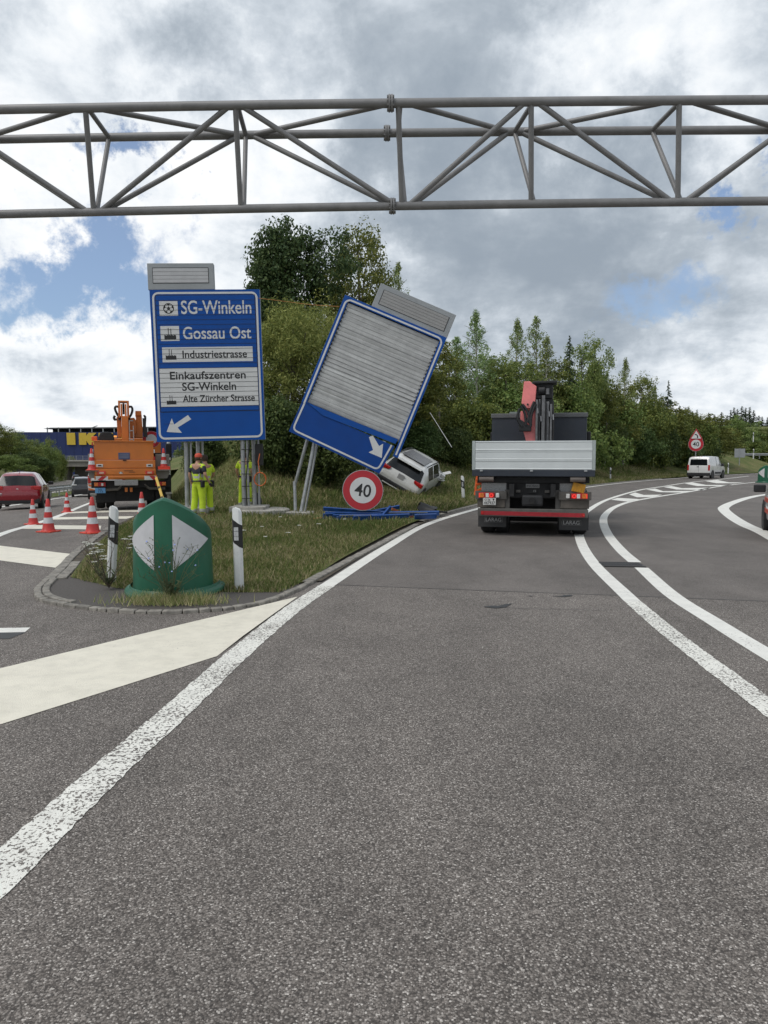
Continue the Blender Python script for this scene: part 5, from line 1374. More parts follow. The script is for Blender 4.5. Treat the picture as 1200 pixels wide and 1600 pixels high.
def person(label, loc, rz, arms, shirt, cap=None, hair=True, lean_=0.0, stride=0.0, gloves=()):
    t = thing('person', label, 'person', loc, rz)
    hd = Vector((0, .02 + lean_, 0))
    J = {'pel': (0, 0, .95), 'wai': (0, lean_ * .3, 1.10), 'che': (0, lean_ * .7 - .01, 1.31), 'nkb': (0, lean_ - .015, 1.47), 'nk': (0, lean_ + .0, 1.53), 'hd': (0, lean_ + .025, 1.63), 'ht': (0, lean_ + .015, 1.715)}
    for s_, k in ((-1, 'L'), (1, 'R')):
        st_ = stride * s_
        J['hip' + k] = (s_ * .095, 0, .89); J['kn' + k] = (s_ * .12, .03 + st_ * .5, .50); J['an' + k] = (s_ * .135, -.02 + st_, .10); J['to' + k] = (s_ * .16, .13 + st_, .035); J['he' + k] = (s_ * .135, -.05 + st_, .05)
        J['sh' + k] = (s_ * .185, lean_ * .9 - .01, 1.425)
        e, w_ = arms[k]; J['el' + k] = e; J['wr' + k] = w_
        d = (Vector(w_) - Vector(e)).normalized(); J['pa' + k] = tuple(Vector(w_) + d * .075)
    names = list(J); ix = {n: i for i, n in enumerate(names)}
    E = [('pel', 'wai'), ('wai', 'che'), ('che', 'nkb'), ('nkb', 'nk'), ('nk', 'hd'), ('hd', 'ht')]
    for k in 'LR': E += [('pel', 'hip' + k), ('hip' + k, 'kn' + k), ('kn' + k, 'an' + k), ('an' + k, 'to' + k), ('an' + k, 'he' + k), ('che', 'sh' + k), ('sh' + k, 'el' + k), ('el' + k, 'wr' + k), ('wr' + k, 'pa' + k)]
    rad = {'pel': (.15, .105), 'wai': (.145, .10), 'che': (.16, .11), 'nkb': (.07, .062), 'nk': .054, 'hd': (.082, .098), 'ht': (.062, .072)}
    for k in 'LR': rad.update({'hip' + k: .088, 'kn' + k: .06, 'an' + k: .042, 'to' + k: (.045, .03), 'he' + k: .035, 'sh' + k: .062, 'el' + k: .043, 'wr' + k: .029, 'pa' + k: (.040, .020)})
    b = MB(); v, f = skin_geo([J[n] for n in names], [(ix[a], ix[c]) for a, c in E], [rad[n] for n in names], ix['pel']); b.add(v, f)
    # five fingers on each hand, curled a little
    for k, s_ in (('L', -1), ('R', 1)):
        w_ = Vector(J['wr' + k]); pa = Vector(J['pa' + k]); d = (pa - w_).normalized()
        across = Vector((0, 1, 0)) - d * d.y; across.normalize(); inw = Vector((-s_, 0, 0)); inw = (inw - d * inw.dot(d)).normalized()
        for i, ln_ in enumerate((.066, .074, .070, .055)):
            o = pa + across * (.028 - .0185 * i) - d * .005
            p1 = o + d * ln_ * .5 + inw * .006; p2 = o + d * ln_ * .85 + inw * .022; p3 = o + d * ln_ + inw * .042
            v, f = skin_geo([tuple(o), tuple(p1), tuple(p2), tuple(p3)], [(0, 1), (1, 2), (2, 3)], [.0095, .009, .0085, .007], 0, 1); b.add(v, f)
        o = w_ + d * .025 + across * .030
        v, f = skin_geo([tuple(o), tuple(o + d * .03 + across * .022 + inw * .012), tuple(o + d * .062 + across * .026 + inw * .026)], [(0, 1), (1, 2)], [.012, .0105, .008], 0, 1); b.add(v, f)
    # nose, brow, ears, chin
    hc = Vector(J['hd'])
    def blob(c, r):
        b.lathe([(.001, -r[2]), (r[0] * .7, -r[2] * .7), (r[0], 0), (r[0] * .7, r[2] * .7), (.001, r[2])], 10, Matrix.Translation(c) @ Matrix.Diagonal((1, r[1] / r[0], 1, 1)))
    blob(hc + Vector((0, .098, -.012)), (.014, .020, .028)); blob(hc + Vector((0, .078, -.07)), (.03, .028, .022))
    for s_ in (-1, 1): blob(hc + Vector((s_ * .084, 0, -.01)), (.010, .022, .032))
    body = b.build('body', SKIN, t, smooth=180, fix=False)
    ey = MB()
    eyes = []
    for s_ in (-1, 1):
        MB().lathe([(.001, -.008), (.009, 0), (.001, .008)], 8, Matrix.Translation(hc + Vector((s_ * .032, .088, .008)))).build('eye', BLACK, body)
    MB().box(hc + Vector((0, .094, -.05)), (.045, .012, .008)).build('mouth', mat('lips', (.26, .10, .08), .6), body, bevel=.003)
    def cloth(name, keys, edges, grow, mats_, pick, extra={}):
        Q = dict(J); Q.update(extra)
        i2 = {n: i for i, n in enumerate(keys)}
        v, f = skin_geo([Q[n] for n in keys], [(i2[a], i2[c]) for a, c in edges], [grow[n] for n in keys], 0)
        m = MB().add(v, f); o = m.build(name, mats_[0], t, smooth=180, fix=False)
        for mm in mats_[1:]: o.data.materials.append(mm)
        for p in o.data.polygons: p.material_index = pick(p.center)
        return o
    mid = lambda a, c, f: tuple(Vector(J[a]).lerp(Vector(J[c]), f))
    ks = ['pel', 'wai'] + [x + k for k in 'LR' for x in ('hip', 'kn', 'cuf')]
    ex = {'cuf' + k: (J['an' + k][0], J['an' + k][1] + .01, .07) for k in 'LR'}
    gr = {'pel': (.165, .125), 'wai': (.15, .112)}
    for k in 'LR': gr.update({'hip' + k: .112, 'kn' + k: .098, 'cuf' + k: .092})
    cloth('trousers', ks, [('wai', 'pel')] + [e for k in 'LR' for e in (('pel', 'hip' + k), ('hip' + k, 'kn' + k), ('kn' + k, 'cuf' + k))], gr, [HIVIS, REFB, NAVYC],
          lambda c: 1 if .13 < c.z < .20 else (2 if c.z < .085 else 0), ex)
    ks = ['wai', 'low', 'che', 'nkb'] + [x + k for k in 'LR' for x in ('sh', 'slv')]
    ex = {'slv' + k: mid('sh' + k, 'el' + k, .82) for k in 'LR'}; ex['low'] = (0, lean_ * .1, .99)
    gr = {'wai': (.165, .125), 'low': (.172, .13), 'che': (.182, .132), 'nkb': (.082, .075)}
    for k in 'LR': gr.update({'sh' + k: .082, 'slv' + k: .075})
    if shirt == 'navy':
        pick = lambda c: (1 if (abs(c.x) > .215 and c.z < 1.40) or 1.20 < c.z < 1.355 else (2 if 1.085 < c.z < 1.15 or 1.17 < c.z < 1.195 else 0))
    else:
        pick = lambda c: (2 if 1.06 < c.z < 1.12 or 1.17 < c.z < 1.22 else 0)
    cloth('shirt', ks, [('wai', 'low'), ('wai', 'che'), ('che', 'nkb')] + [e for k in 'LR' for e in (('che', 'sh' + k), ('sh' + k, 'slv' + k))], gr, [HIVIS, NAVYC, REFB], pick, ex)
    bt = [(math.cos(a) * .185, math.sin(a) * .145, .985) for a in np.linspace(0, 2 * math.pi, 25)]
    MB().tube(bt, .022, 6).build('belt', NAVYC, t, smooth=60)
    MB().box((.19, -.02, .90), (.07, .12, .18)).build('belt_pouch', BLACK, t, bevel=.02)
    for k in 'LR':
        a = Vector(J['an' + k])
        v, f = skin_geo([(a.x, a.y - .05, .055), (a.x, a.y + .06, .05), (a.x + .01, a.y + .17, .042)], [(0, 1), (1, 2)], [(.052, .055), (.055, .05), (.046, .038)], 0)
        MB().add(v, f).build('shoe', SHOE, t, smooth=180, fix=False)
    if cap:
        M = Matrix.Translation(hc + Vector((0, 0, .045))) @ Matrix.Diagonal((1, 1.16, 1, 1))
        c_ = MB().lathe([(.095, -.03), (.097, .0), (.09, .04), (.062, .072), (.02, .085), (.001, .087)], 22, M).build('cap', cap, t, smooth=60)
        pk = MB().prism([(-.07, 0), (-.055, .07), (0, .095), (.055, .07), (.07, 0)], 0, .012, Matrix.Translation(hc + Vector((0, .085, .025))) @ Matrix.Rotation(R(78), 4, 'X'))
        pk.build('cap_peak', cap, c_, bevel=.003)
    if hair:
        M = Matrix.Translation(hc + Vector((0, -.012, .0))) @ Matrix.Diagonal((1, 1.1, 1, 1))
        MB().lathe([(.076, -.075), (.089, -.05), (.092, 0), (.09, .05), (.066, .088), (.03, .104), (.001, .107)] if not cap else [(.074, -.075), (.088, -.05), (.09, -.01), (.088, .02)], 22, M, cap=not cap).build('hair', HAIRM, t, smooth=60)
    for k in gloves:
        w_, pa = Vector(J['wr' + k]), Vector(J['pa' + k]); d = (pa - w_).normalized()
        v, f = skin_geo([tuple(w_ - d * .01), tuple(pa), tuple(pa + d * .055 + Vector((0, .01, 0)))], [(0, 1), (1, 2)], [.04, (.052, .032), (.046, .028)], 0)
        MB().add(v, f).build('glove', GLOVE, t, smooth=180, fix=False)
    return t
CAPR = mat('orange_red_cap', (.55, .075, .04), .7)
hang = lambda k: {'L': ((-.27, -.04, 1.15), (-.26, .05, .90)), 'R': ((.27, -.04, 1.15), (.26, .05, .90))}[k]
p = pt(310, 803, 20.6); z = hill(p.x, p.y)
person('worker in hi-vis yellow with a navy back panel and red cap, seen from behind', (p.x, p.y, z), R(-28), {'L': hang('L'), 'R': ((.30, -.03, 1.16), (.31, .13, .93))}, 'navy', CAPR, True, .02, .03, ('R',))
p = pt(323, 800, 21.3); z = hill(p.x, p.y)
person('bareheaded worker in hi-vis yellow standing close beside the red-capped one', (p.x, p.y, z), R(40), {'L': hang('L'), 'R': ((.27, .05, 1.16), (.20, .22, 1.02))}, 'plain', None, True, .06, .02)
p = pt(383, 800, 22.6); z = hill(p.x, p.y)
person('worker in hi-vis yellow half hidden behind the right posts of the upright sign', (p.x, p.y, z), R(-18), {'L': ((-.28, .0, 1.15), (-.24, .10, .91)), 'R': hang('R')}, 'plain', None, True, .03, .0)
p = pt(402, 796, 22.3); z = hill(p.x, p.y)
bg_ = MB(); bg_.lathe([(.13, 0), (.16, .05), (.15, .25), (.10, .42), (.04, .50)], 14, Matrix.Diagonal((1, .7, 1, 1)))
o = bg_.build('tool_bag', BLACK, smooth=50, bevel=0); o.location = (p.x, p.y, z - .02)
tag(o, 'black bag standing on the grass behind the right concrete base', 'bag')
MB().tube(curve([(-.08, -.06, .38), (-.05, -.1, .5), (.05, -.1, .5), (.08, -.06, .38)], .04), .012, 6).build('handle', DARKP, o)

# signal post right of the orange lorry
x, y = -9.0, 31.0; z = hill(x, y)
sg = thing('signal_post', 'white pole with a black lamp head between orange lorry and blue sign', 'signal', (x, y, z), R(15))
zt_ = pt(269, 693, y).z - z; zb_ = pt(269, 720, y).z - z
MB().tube([(0, 0, -.3), (0, 0, zt_ + .1)], .07, 12).build('pole', POSTW, sg, smooth=50)
MB().box((0, -.10, (zt_ + zb_) / 2), (.24, .18, zt_ - zb_)).build('lamp_head', BLACK, sg, bevel=.04)
MB().box((0, -.20, zb_ + .08), (.16, .04, .10)).build('lens', WHITEL, sg, bevel=.01)

# thin white rod leaning in the bushes, and a bare stake
a, b_ = pt(706, 699, 31.5), pt(672, 645, 33.0)
tag(MB().tube([a, b_], .016, 8).build('rod', GALV, smooth=60), 'thin grey rod leaning in the bushes right of the wrecked sign', 'rod')

# ================================================================= guard rails
def guard_rail(label, fx, y0, y1, zf, step=4.0, face=1, double=False, h=.75):
    ysr = np.arange(y0, y1 + .01, step)
    p0 = Vector((fx(y0), y0, zf(fx(y0), y0)))
    t = thing('guard_rail', label, 'guard rail', p0, 0, 'steel guard rails along the motorway')
    prof = [(-.02, .0), (.045, .03), (.045, .11), (-.01, .15), (.045, .19), (.045, .27), (-.02, .31)]
    rows = []
    for Y in ysr:
        q = Vector((fx(Y), Y, zf(fx(Y), Y))) - p0
        rows.append([(q.x + a * face, q.y, q.z + h - .31 + b_) for a, b_ in prof])
    MB().grid(rows).build('rail', GALV, t, smooth=30)
    for Y in ysr[::1][:40]:
        q = Vector((fx(Y), Y, zf(fx(Y), Y))) - p0
        MB().box((q.x - .06 * face, q.y, q.z + h / 2 - .06), (.08, .12, h)).build('post', GALV, t)
    return t
zr = lambda x, y: zm(x, y) + .02
guard_rail('guard rail between the two carriageways beside the dark suv', lambda Y: E_(Y) - 1.3, 34, 150, zr)
guard_rail('guard rail along the opposite carriageway, second from the near lanes', lambda Y: E_(Y) - 3.3, 34, 178, zr, face=-1)
guard_rail('guard rail at the foot of the grassy bank on the far left', lambda Y: E_(Y) - 14.9, 60, 216, zr)
# beyond the bend on the right: rails run along x
for yy, lb, zz in ((99.2, 'near guard rail of the crossing road at the right edge', 1.62), (111.5, 'far guard rail of the crossing road before the trees', 1.7)):
    t = thing('guard_rail', lb, 'guard rail', (36, yy, zz), 0, 'steel guard rails along the crossing road')
    prof = [(-.02, .44), (.045, .47), (.045, .55), (-.01, .59), (.045, .63), (.045, .71), (-.02, .75)]
    MB().grid([[(xx, -a - xx * .05, b_) for a, b_ in prof] for xx in range(0, 100, 4)]).build('rail', GALV, t, smooth=30)
    for xx in range(0, 56, 4): MB().box((xx, .06 - xx * .05, .35), (.12, .08, .8)).build('post', GALV, t)

# ================================================================= bridge and store
BY = 226.0
bx0, bx1 = pt(58, 720, BY).x, pt(330, 720, BY).x
zd0, zd1 = pt(100, 729, BY).z, pt(100, 718.5, BY).z
br = thing('road_bridge', 'long flat concrete road bridge over the motorway far left', 'bridge', ((bx0 + bx1) / 2, BY, zs(BY)), 0)
zb = zs(BY)
cxm = (bx0 + bx1) / 2
BCON = mat('bridge_concrete', (.20, .185, .165), .9, 0, .18, .4, dirt=.25)
MB().box((0, 5, (zd0 + zd1) / 2 - zb), (bx1 - bx0, 10, zd1 - zd0)).build('deck', BCON, br)
MB().box((0, -.25, zd1 - zb - .25), (bx1 - bx0, .5, .5)).build('edge_beam', mat('light_concrete', (.30, .285, .26), .9, 0, .15, .5), br, bevel=.03)
q0, q1 = pt(80, 740, BY).x - cxm, pt(100, 740, BY).x - cxm
MB().box(((q0 + q1) / 2, 3.0, (zd0 - zb) / 2 - 1), (q1 - q0, 6, zd0 - zb + 2)).build('abutment', BCON, br)
q2 = pt(126, 740, BY).x - cxm
MB().box(((q1 + q2) / 2, 9, (zd0 - zb) / 2 - 1), (q2 - q1, 2, zd0 - zb + 2)).build('side_wall', BCON, br)
q3, q4 = pt(262, 740, BY).x - cxm, pt(330, 740, BY).x - cxm
MB().box(((q3 + q4) / 2, 3.0, (zd0 - zb) / 2 - 1), (q4 - q3, 6, zd0 - zb + 2)).build('abutment', BCON, br)
rm = MB()
L_b = bx1 - bx0
for k in range(int(L_b / 2) + 1): rm.box((-L_b / 2 + k * 2, -.1, zd1 - zb + .6), (.08, .08, 1.2))
for z in (.45, .85, 1.2): rm.box((0, -.1, zd1 - zb + z), (L_b, .07, .07))
rm.build('railing', GALV, br)
IY = 285.0
ix0, ix1 = pt(18, 700, IY).x, pt(330, 700, IY).x
zt1 = pt(100, 675.2, IY).z
st_ = thing('store_building', 'huge dark blue store with yellow letters behind the bridge', 'building', ((ix0 + ix1) / 2, IY, -6), 0)
icx = (ix0 + ix1) / 2
SBLUE = mat('dark_blue_cladding', (.008, .020, .105), .55, 0, .06, .3)
wm = MB().box((0, 20, (zt1 + 6) / 2), (ix1 - ix0, 40, zt1 + 6)); wm.build('wall', SBLUE, st_)
seams = MB()
for k in range(24): seams.box((-(ix1 - ix0) / 2 + 3.2 * k + 1.6, -.02, (zt1 + 6) / 2), (.10, .05, zt1 + 5.8))
seams.build('cladding_joint', mat('blue_joint', (.006, .015, .08), .6), st_)
lx = lambda px: pt(px, 690, IY).x - icx
lz0, lz1 = pt(100, 695.0, IY).z + 6, pt(100, 676.3, IY).z + 6
YELS = mat('yellow_letters', (.58, .40, .04), .5, 0, .05)
hh = lz1 - lz0
def slab(poly, y=-.5): return MB().prism(poly, y, -.05)
slab([(lx(105.5), lz0), (lx(118.5), lz0), (lx(118), lz1), (lx(105), lz1)]).build('lettering', YELS, st_)
k0 = lx(124.2); ku = lx(150) - k0
slab([(k0, lz0), (k0 + .44 * ku, lz0), (k0 + .44 * ku, lz0 + .34 * hh), (k0 + .62 * ku, lz0), (k0 + 1.12 * ku, lz0), (k0 + .74 * ku, lz0 + .55 * hh), (k0 + 1.06 * ku, lz1), (k0 + .60 * ku, lz1), (k0 + .44 * ku, lz0 + .74 * hh), (k0 + .44 * ku, lz1), (k0, lz1)]).build('lettering', YELS, st_)
e0 = lx(155); eu = lx(177) - e0
slab([(e0, lz0), (e0 + eu, lz0), (e0 + eu, lz0 + .24 * hh), (e0 + .5 * eu, lz0 + .24 * hh), (e0 + .5 * eu, lz0 + .38 * hh), (e0 + .92 * eu, lz0 + .38 * hh), (e0 + .92 * eu, lz0 + .62 * hh), (e0 + .5 * eu, lz0 + .62 * hh), (e0 + .5 * eu, lz0 + .76 * hh), (e0 + eu, lz0 + .76 * hh), (e0 + eu, lz1), (e0, lz1)]).build('lettering', YELS, st_)
a0_ = lx(180); au = lx(209) - a0_
slab([(a0_, lz0), (a0_ + .36 * au, lz0), (a0_ + .41 * au, lz0 + .2 * hh), (a0_ + .59 * au, lz0 + .2 * hh), (a0_ + .64 * au, lz0), (a0_ + au, lz0), (a0_ + .68 * au, lz1), (a0_ + .32 * au, lz1)]).build('lettering', YELS, st_)
# open parking deck on the roof
zr0, zr1 = zt1 + 6, pt(100, 667.5, IY).z + 6
MB().prism([(lx(66), zr1 - .55), (lx(78), zr1 - .1), (lx(330), zr1 + .45), (lx(330), zr1), (lx(80), zr1 - .5)], 1.0, 30).build('roof_deck', mat('grey_roof_edge', (.13, .135, .14), .6), st_)
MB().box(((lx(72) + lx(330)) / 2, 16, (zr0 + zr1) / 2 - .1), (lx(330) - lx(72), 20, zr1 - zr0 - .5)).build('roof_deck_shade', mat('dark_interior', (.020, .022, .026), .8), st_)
for k in range(16): MB().box((lx(72 + 17.5 * k), 1.4, (zr0 + zr1) / 2), (.35, .35, zr1 - zr0)).build('roof_post', GALV, st_)
MB().bar((lx(140), 3, zr1), (lx(148), 3, zr1 + .7), 1.4, .1).build('roof_light', GALV, st_)

# ================================================================= trees, bushes, grass, flowers
def leaf_mat(name, c0, c1, c2, rough=.6):
    m = bpy.data.materials.new(name); m.use_nodes = True; t = NT(m.node_tree)
    o = t.new('ShaderNodeOutputMaterial'); b = t.new('ShaderNodeBsdfPrincipled'); tr = t.new('ShaderNodeBsdfTranslucent'); mx = t.new('ShaderNodeMixShader')
    g = t.new('ShaderNodeNewGeometry'); oi = t.new('ShaderNodeObjectInfo'); co = t.new('ShaderNodeTexCoord').outputs['Object']
    n = t.noise(co, .9, 4, .6).outputs[0]
    f = t.math('ADD', t.math('MULTIPLY', g.outputs['Random Per Island'], .55), t.math('MULTIPLY', n, .45))
    f = t.math('ADD', f, t.math('MULTIPLY', t.math('SUBTRACT', oi.outputs['Random'], .5), .30))
    hue = t.mix(oi.outputs['Random'], (1.18, 1.0, .80), (.82, 1.0, 1.0))
    K2 = 2.0 if 'maple' in name else 2.9
    c = t.mix(1.0, t.ramp(f, [(.15, tuple(v * K2 for v in c0)), (.52, tuple(v * K2 for v in c1)), (.9, tuple(v * K2 for v in c2))]), hue, 'MULTIPLY')
    t.l(c, b.inputs['Base Color']); b.inputs['Roughness'].default_value = rough; b.inputs['Specular IOR Level'].default_value = .25
    t.l(c, tr.inputs['Color']); mx.inputs[0].default_value = .28
    t.l(b.outputs[0], mx.inputs[1]); t.l(tr.outputs[0], mx.inputs[2]); t.l(mx.outputs[0], o.inputs[0])
    return m
BARK = mat('bark', (.085, .072, .058), .9, 0, .3, 6, bump=.6, bscale=14)
BARKB = mat('birch_bark', (.38, .37, .34), .8, 0, .35, 5)

def poly_mesh(name, V, F, m):
    """V (n,3) and F (k, c) arrays -> mesh"""
    me = bpy.data.meshes.new(name); k, c = F.shape
    me.vertices.add(len(V)); me.vertices.foreach_set('co', V.astype(np.float32).ravel())
    me.loops.add(k * c); me.loops.foreach_set('vertex_index', F.astype(np.int32).ravel())
    me.polygons.add(k); me.polygons.foreach_set('loop_start', np.arange(0, k * c, c, dtype=np.int32))
    me.update(calc_edges=True); me.validate(); me.materials.append(m)
    return me
def unit(a): return a / (np.linalg.norm(a, axis=1, keepdims=True) + 1e-9)
def leaves(rg, P, Nrm, L, Wd):
    """rhombic leaves at P with normals near Nrm"""
    n = len(P)
    Nn = unit(Nrm + rg.normal(0, .55, (n, 3))); T = unit(np.cross(Nn, rg.normal(0, 1, (n, 3)))); B = np.cross(Nn, T)
    s_ = rg.uniform(.6, 1.35, (n, 1)); l = L * s_; w_ = Wd * s_
    V = np.stack([P - T * l, P + B * w_ + Nn * l * .15, P + T * l, P - B * w_ + Nn * l * .15], 1).reshape(-1, 3)
    return V, np.arange(n * 4).reshape(n, 4)
def clumps(rg, Cn, Rd, per, L, Wd, flat=.75, up=.5):
    n = len(Cn); k = np.repeat(np.arange(n), per)
    d = unit(rg.normal(0, 1, (n * per, 3))); r = rg.uniform(.25, 1, (n * per, 1)) ** .6
    off = d * r * Rd[k][:, None]; off[:, 2] *= flat
    return leaves(rg, Cn[k] + off, d * .7 + np.array([0, 0, up]), L, Wd)

def limb_mesh(name, segs, m):
    b = MB()
    for pts, r0, r1 in segs: b.tube(pts, list(np.linspace(r0, r1, len(pts))), 7)
    me = bpy.data.meshes.new(name); me.from_pydata(b.v, [], b.f); me.materials.append(m)
    return me
def round_proto(seed, H, Wd, nc, per, L, lw, m, z0=.22, top=1.0, lobes=7, rough=.22, cr=.085, bark=BARK):
    """broadleaf tree or bush: lobes of leaf clumps round an uneven envelope, on a forked trunk"""
    rg = np.random.default_rng(seed)
    LC = np.stack([rg.normal(0, .20, lobes) * Wd, rg.normal(0, .20, lobes) * Wd, rg.uniform(z0 + .14, .80 * top, lobes) * H], 1)
    LC = np.vstack([LC, [[0, 0, (z0 + (1 - z0) * .55) * H]]]); 
    LR = np.append(rg.uniform(.17, .30, lobes), .36) * Wd
    LRz = np.append(rg.uniform(.16, .24, lobes), .33 * (1 - z0) / .78) * H
    k = rg.integers(0, lobes + 1, nc); k[rg.random(nc) < .35] = lobes
    d = unit(rg.normal(0, 1, (nc, 3))); q = rg.uniform(.55, 1.0, (nc, 1)) ** .5
    Cn = LC[k] + d * q * np.stack([LR[k], LR[k], LRz[k]], 1) * (1 + rg.normal(0, rough * .5, (nc, 1)))
    Cn[:, 2] = np.clip(Cn[:, 2], (.03 if z0 < .1 else z0) * H, H)
    Rd = rg.uniform(.6, 1.5, nc) * cr * min(Wd, H)
    V, F = clumps(rg, Cn, Rd, per, L, lw)
    crown = poly_mesh('crown', V, F, m)
    segs = [([(0, 0, -.4), (.03 * Wd, 0, .25 * H), (0, .02 * Wd, .55 * H), (.02 * Wd, 0, .85 * H)], .026 * H, .006 * H)]
    for i in range(9):
        c = LC[i % (lobes + 1)] * rg.uniform(.7, 1.15); z = rg.uniform(.12, .5) * H
        segs.append(([(0, 0, z), (c[0] * .5, c[1] * .5, (z + c[2]) / 2 + .03 * H), tuple(c)], .010 * H, .003 * H))
    return crown, limb_mesh('trunk', segs, bark), H, Wd
def spire_proto(seed, H, Wd, nb, per, L, lw, m, bark, droop=.25, shape=1.0, bare=.12, needle=False):
    """birch or spruce: branches along one stem, shorter to the top"""
    rg = np.random.default_rng(seed); P = []; Nn = []; segs = [([(0, 0, -.4), (.01 * H, 0, .5 * H), (0, 0, H * .99)], .016 * H, .002 * H)]
    for i in range(nb):
        z = H * (bare + (1 - bare) * (i + rg.random()) / nb); f = 1 - z / H
        ln_ = Wd / 2 * (f ** shape * rg.uniform(.55, 1.2) + .05) * (1.0 if z > .25 * H else .8); a = rg.uniform(0, 2 * math.pi)
        dr = -droop if needle else (1.15 - droop)
        e = np.array([math.cos(a) * ln_, math.sin(a) * ln_, dr * ln_])
        s0 = np.array([0, 0, z]); n = max(6, int(per * (ln_ / (Wd / 2)) * 1.6))
        t_ = rg.uniform(.08, 1.05, (n, 1)); sag_ = -(t_ ** 2) * ln_ * (.18 if needle else .30)
        pos = s0 + e * t_ + np.hstack([np.zeros((n, 2)), sag_]); pos += rg.normal(0, 1, (n, 3)) * np.array([.10, .10, .09 if not needle else .05]) * (ln_ * .75 + .12)
        P.append(pos); Nn.append(np.tile([0, 0, 1.0], (n, 1)) + rg.normal(0, .5, (n, 3)))
        if i % 3 == 0: segs.append(([tuple(s0), tuple(s0 + e * .5), tuple(s0 + e + np.array([0, 0, -.2 * ln_]))], .004 * H, .001 * H))
    if needle: V, F = leaves(rg, np.vstack(P), np.vstack(Nn), L, lw)
    else:      # plumes: loose tufts strung inside a spindle round the stem
        nc = nb * 2; zz = H * (bare + (1 - bare) * rg.random(nc) ** .9); f = (zz / H - bare) / (1 - bare)
        env = Wd / 2 * np.sin(np.pi * np.clip(.16 + .84 * f, 0, 1)) ** .8 * (1.05 - .35 * f); a = rg.uniform(0, 2 * np.pi, nc); q = rg.random(nc) ** .6 * env
        Cn = np.stack([np.cos(a) * q, np.sin(a) * q, zz - q * .12], 1)
        V, F = clumps(rg, Cn, rg.uniform(.10, .26, nc) * (Wd / 3), int(per * .30), L, lw, 1.5, .4)
    return poly_mesh('crown', V, F, m), limb_mesh('trunk', segs, bark), H, Wd

LM = {'maple': leaf_mat('dark_maple_leaf', (.014, .024, .010), (.030, .047, .018), (.062, .075, .026)),
      'broad': leaf_mat('olive_leaf', (.026, .040, .012), (.060, .074, .022), (.120, .120, .038)),
      'willow': leaf_mat('willow_leaf', (.040, .058, .018), (.090, .108, .036), (.150, .160, .062)),
      'birch': leaf_mat('birch_leaf', (.036, .055, .020), (.080, .102, .040), (.150, .165, .075)),
      'conifer': leaf_mat('spruce_needle', (.010, .019, .010), (.021, .036, .018), (.040, .058, .028)),
      'shrub': leaf_mat('shrub_leaf', (.020, .034, .010), (.050, .066, .018), (.105, .115, .034)),
      'dshrub': leaf_mat('dark_shrub_leaf', (.012, .022, .009), (.030, .044, .014), (.066, .080, .028))}
PR = {'maple': [round_proto(11, 10, 6.4, 640, 75, .100, .060, LM['maple'], .12, lobes=12, cr=.085)],
      'broad': [round_proto(21, 8, 5.2, 300, 80, .085, .045, LM['broad'], .10, lobes=8, cr=.10), round_proto(22, 8, 4.4, 260, 80, .085, .045, LM['broad'], .08, lobes=9, cr=.11)],
      'willow': [round_proto(31, 6, 5.0, 330, 85, .085, .020, LM['willow'], .04, lobes=10, cr=.10)],
      'birch': [spire_proto(41, 9, 3.6, 110, 95, .060, .036, LM['birch'], BARKB, .38, .55, .15), spire_proto(42, 9, 3.0, 80, 75, .060, .036, LM['birch'], BARKB, .30, .45, .2)],
      'conifer': [spire_proto(51, 10, 4.2, 150, 120, .10, .022, LM['conifer'], BARK, .22, .95, .04, True)],
      'shrub': [round_proto(61, 3, 4.2, 240, 85, .070, .040, LM['shrub'], .0, lobes=8, cr=.16), round_proto(62, 3.4, 3.6, 220, 85, .065, .036, LM['shrub'], .0, lobes=10, cr=.17)],
      'dshrub': [round_proto(71, 3, 4.0, 240, 85, .075, .042, LM['dshrub'], .0, lobes=8, cr=.16)]}
NAMES = {'maple': 'maple_tree', 'broad': 'broadleaf_tree', 'willow': 'willow_tree', 'birch': 'birch_tree', 'conifer': 'spruce_tree', 'shrub': 'shrub', 'dshrub': 'shrub'}
tree_n = [0]
def plant(kind, px, Y, ytop, wpx, label, group=None, base=None, var=None):
    """a tree or bush at the bearing of px and distance Y, as tall and wide as surveyed"""
    tree_n[0] += 1
    p = pt(px, 700, Y); x = p.x
    z = base if base is not None else land_at(x, Y)
    h = pt(px, ytop, Y).z - z; wd = wpx * Y / 1155 * (1.35 if kind == 'birch' else 1.0)
    if 0 < x and Y < 96 and px > 640:
        while Y < 96 and (R_(Y) - x) * .78 < wd * .36 + (2.4 if 'shrub' in kind else 3.2):
            Y += .5; x = pt(px, 700, Y).x; wd = wpx * Y / 1155
        z = land_at(x, Y); h = pt(px, ytop, Y).z - z
    lst = PR[kind]; cr, tk, H0, W0 = lst[(tree_n[0] if var is None else var) % len(lst)]
    cat = 'bush' if 'shrub' in kind else 'tree'
    t = thing(NAMES[kind], label, cat, (x, Y, z), (tree_n[0] * 2.4) % 6.28, group)
    s_ = (wd / W0, wd / W0, h / H0)
    for nm, me in (('crown', cr), ('trunk', tk)):
        o = bpy.data.objects.new(nm, me); C.objects.link(o); o.parent = t; o.scale = s_
    return t
def land_at(x, Y):
    if Y < 96 and L_(max(9.9, Y)) < x < R_(max(9.2, Y)): return hill(x, Y) - .05
    return max(land_z(x, Y), (2.4 * ss((x - L_(min(150, Y))) / 8) * ss((34 - x) / 8) if 96 <= Y < 146 else -50)) - .05

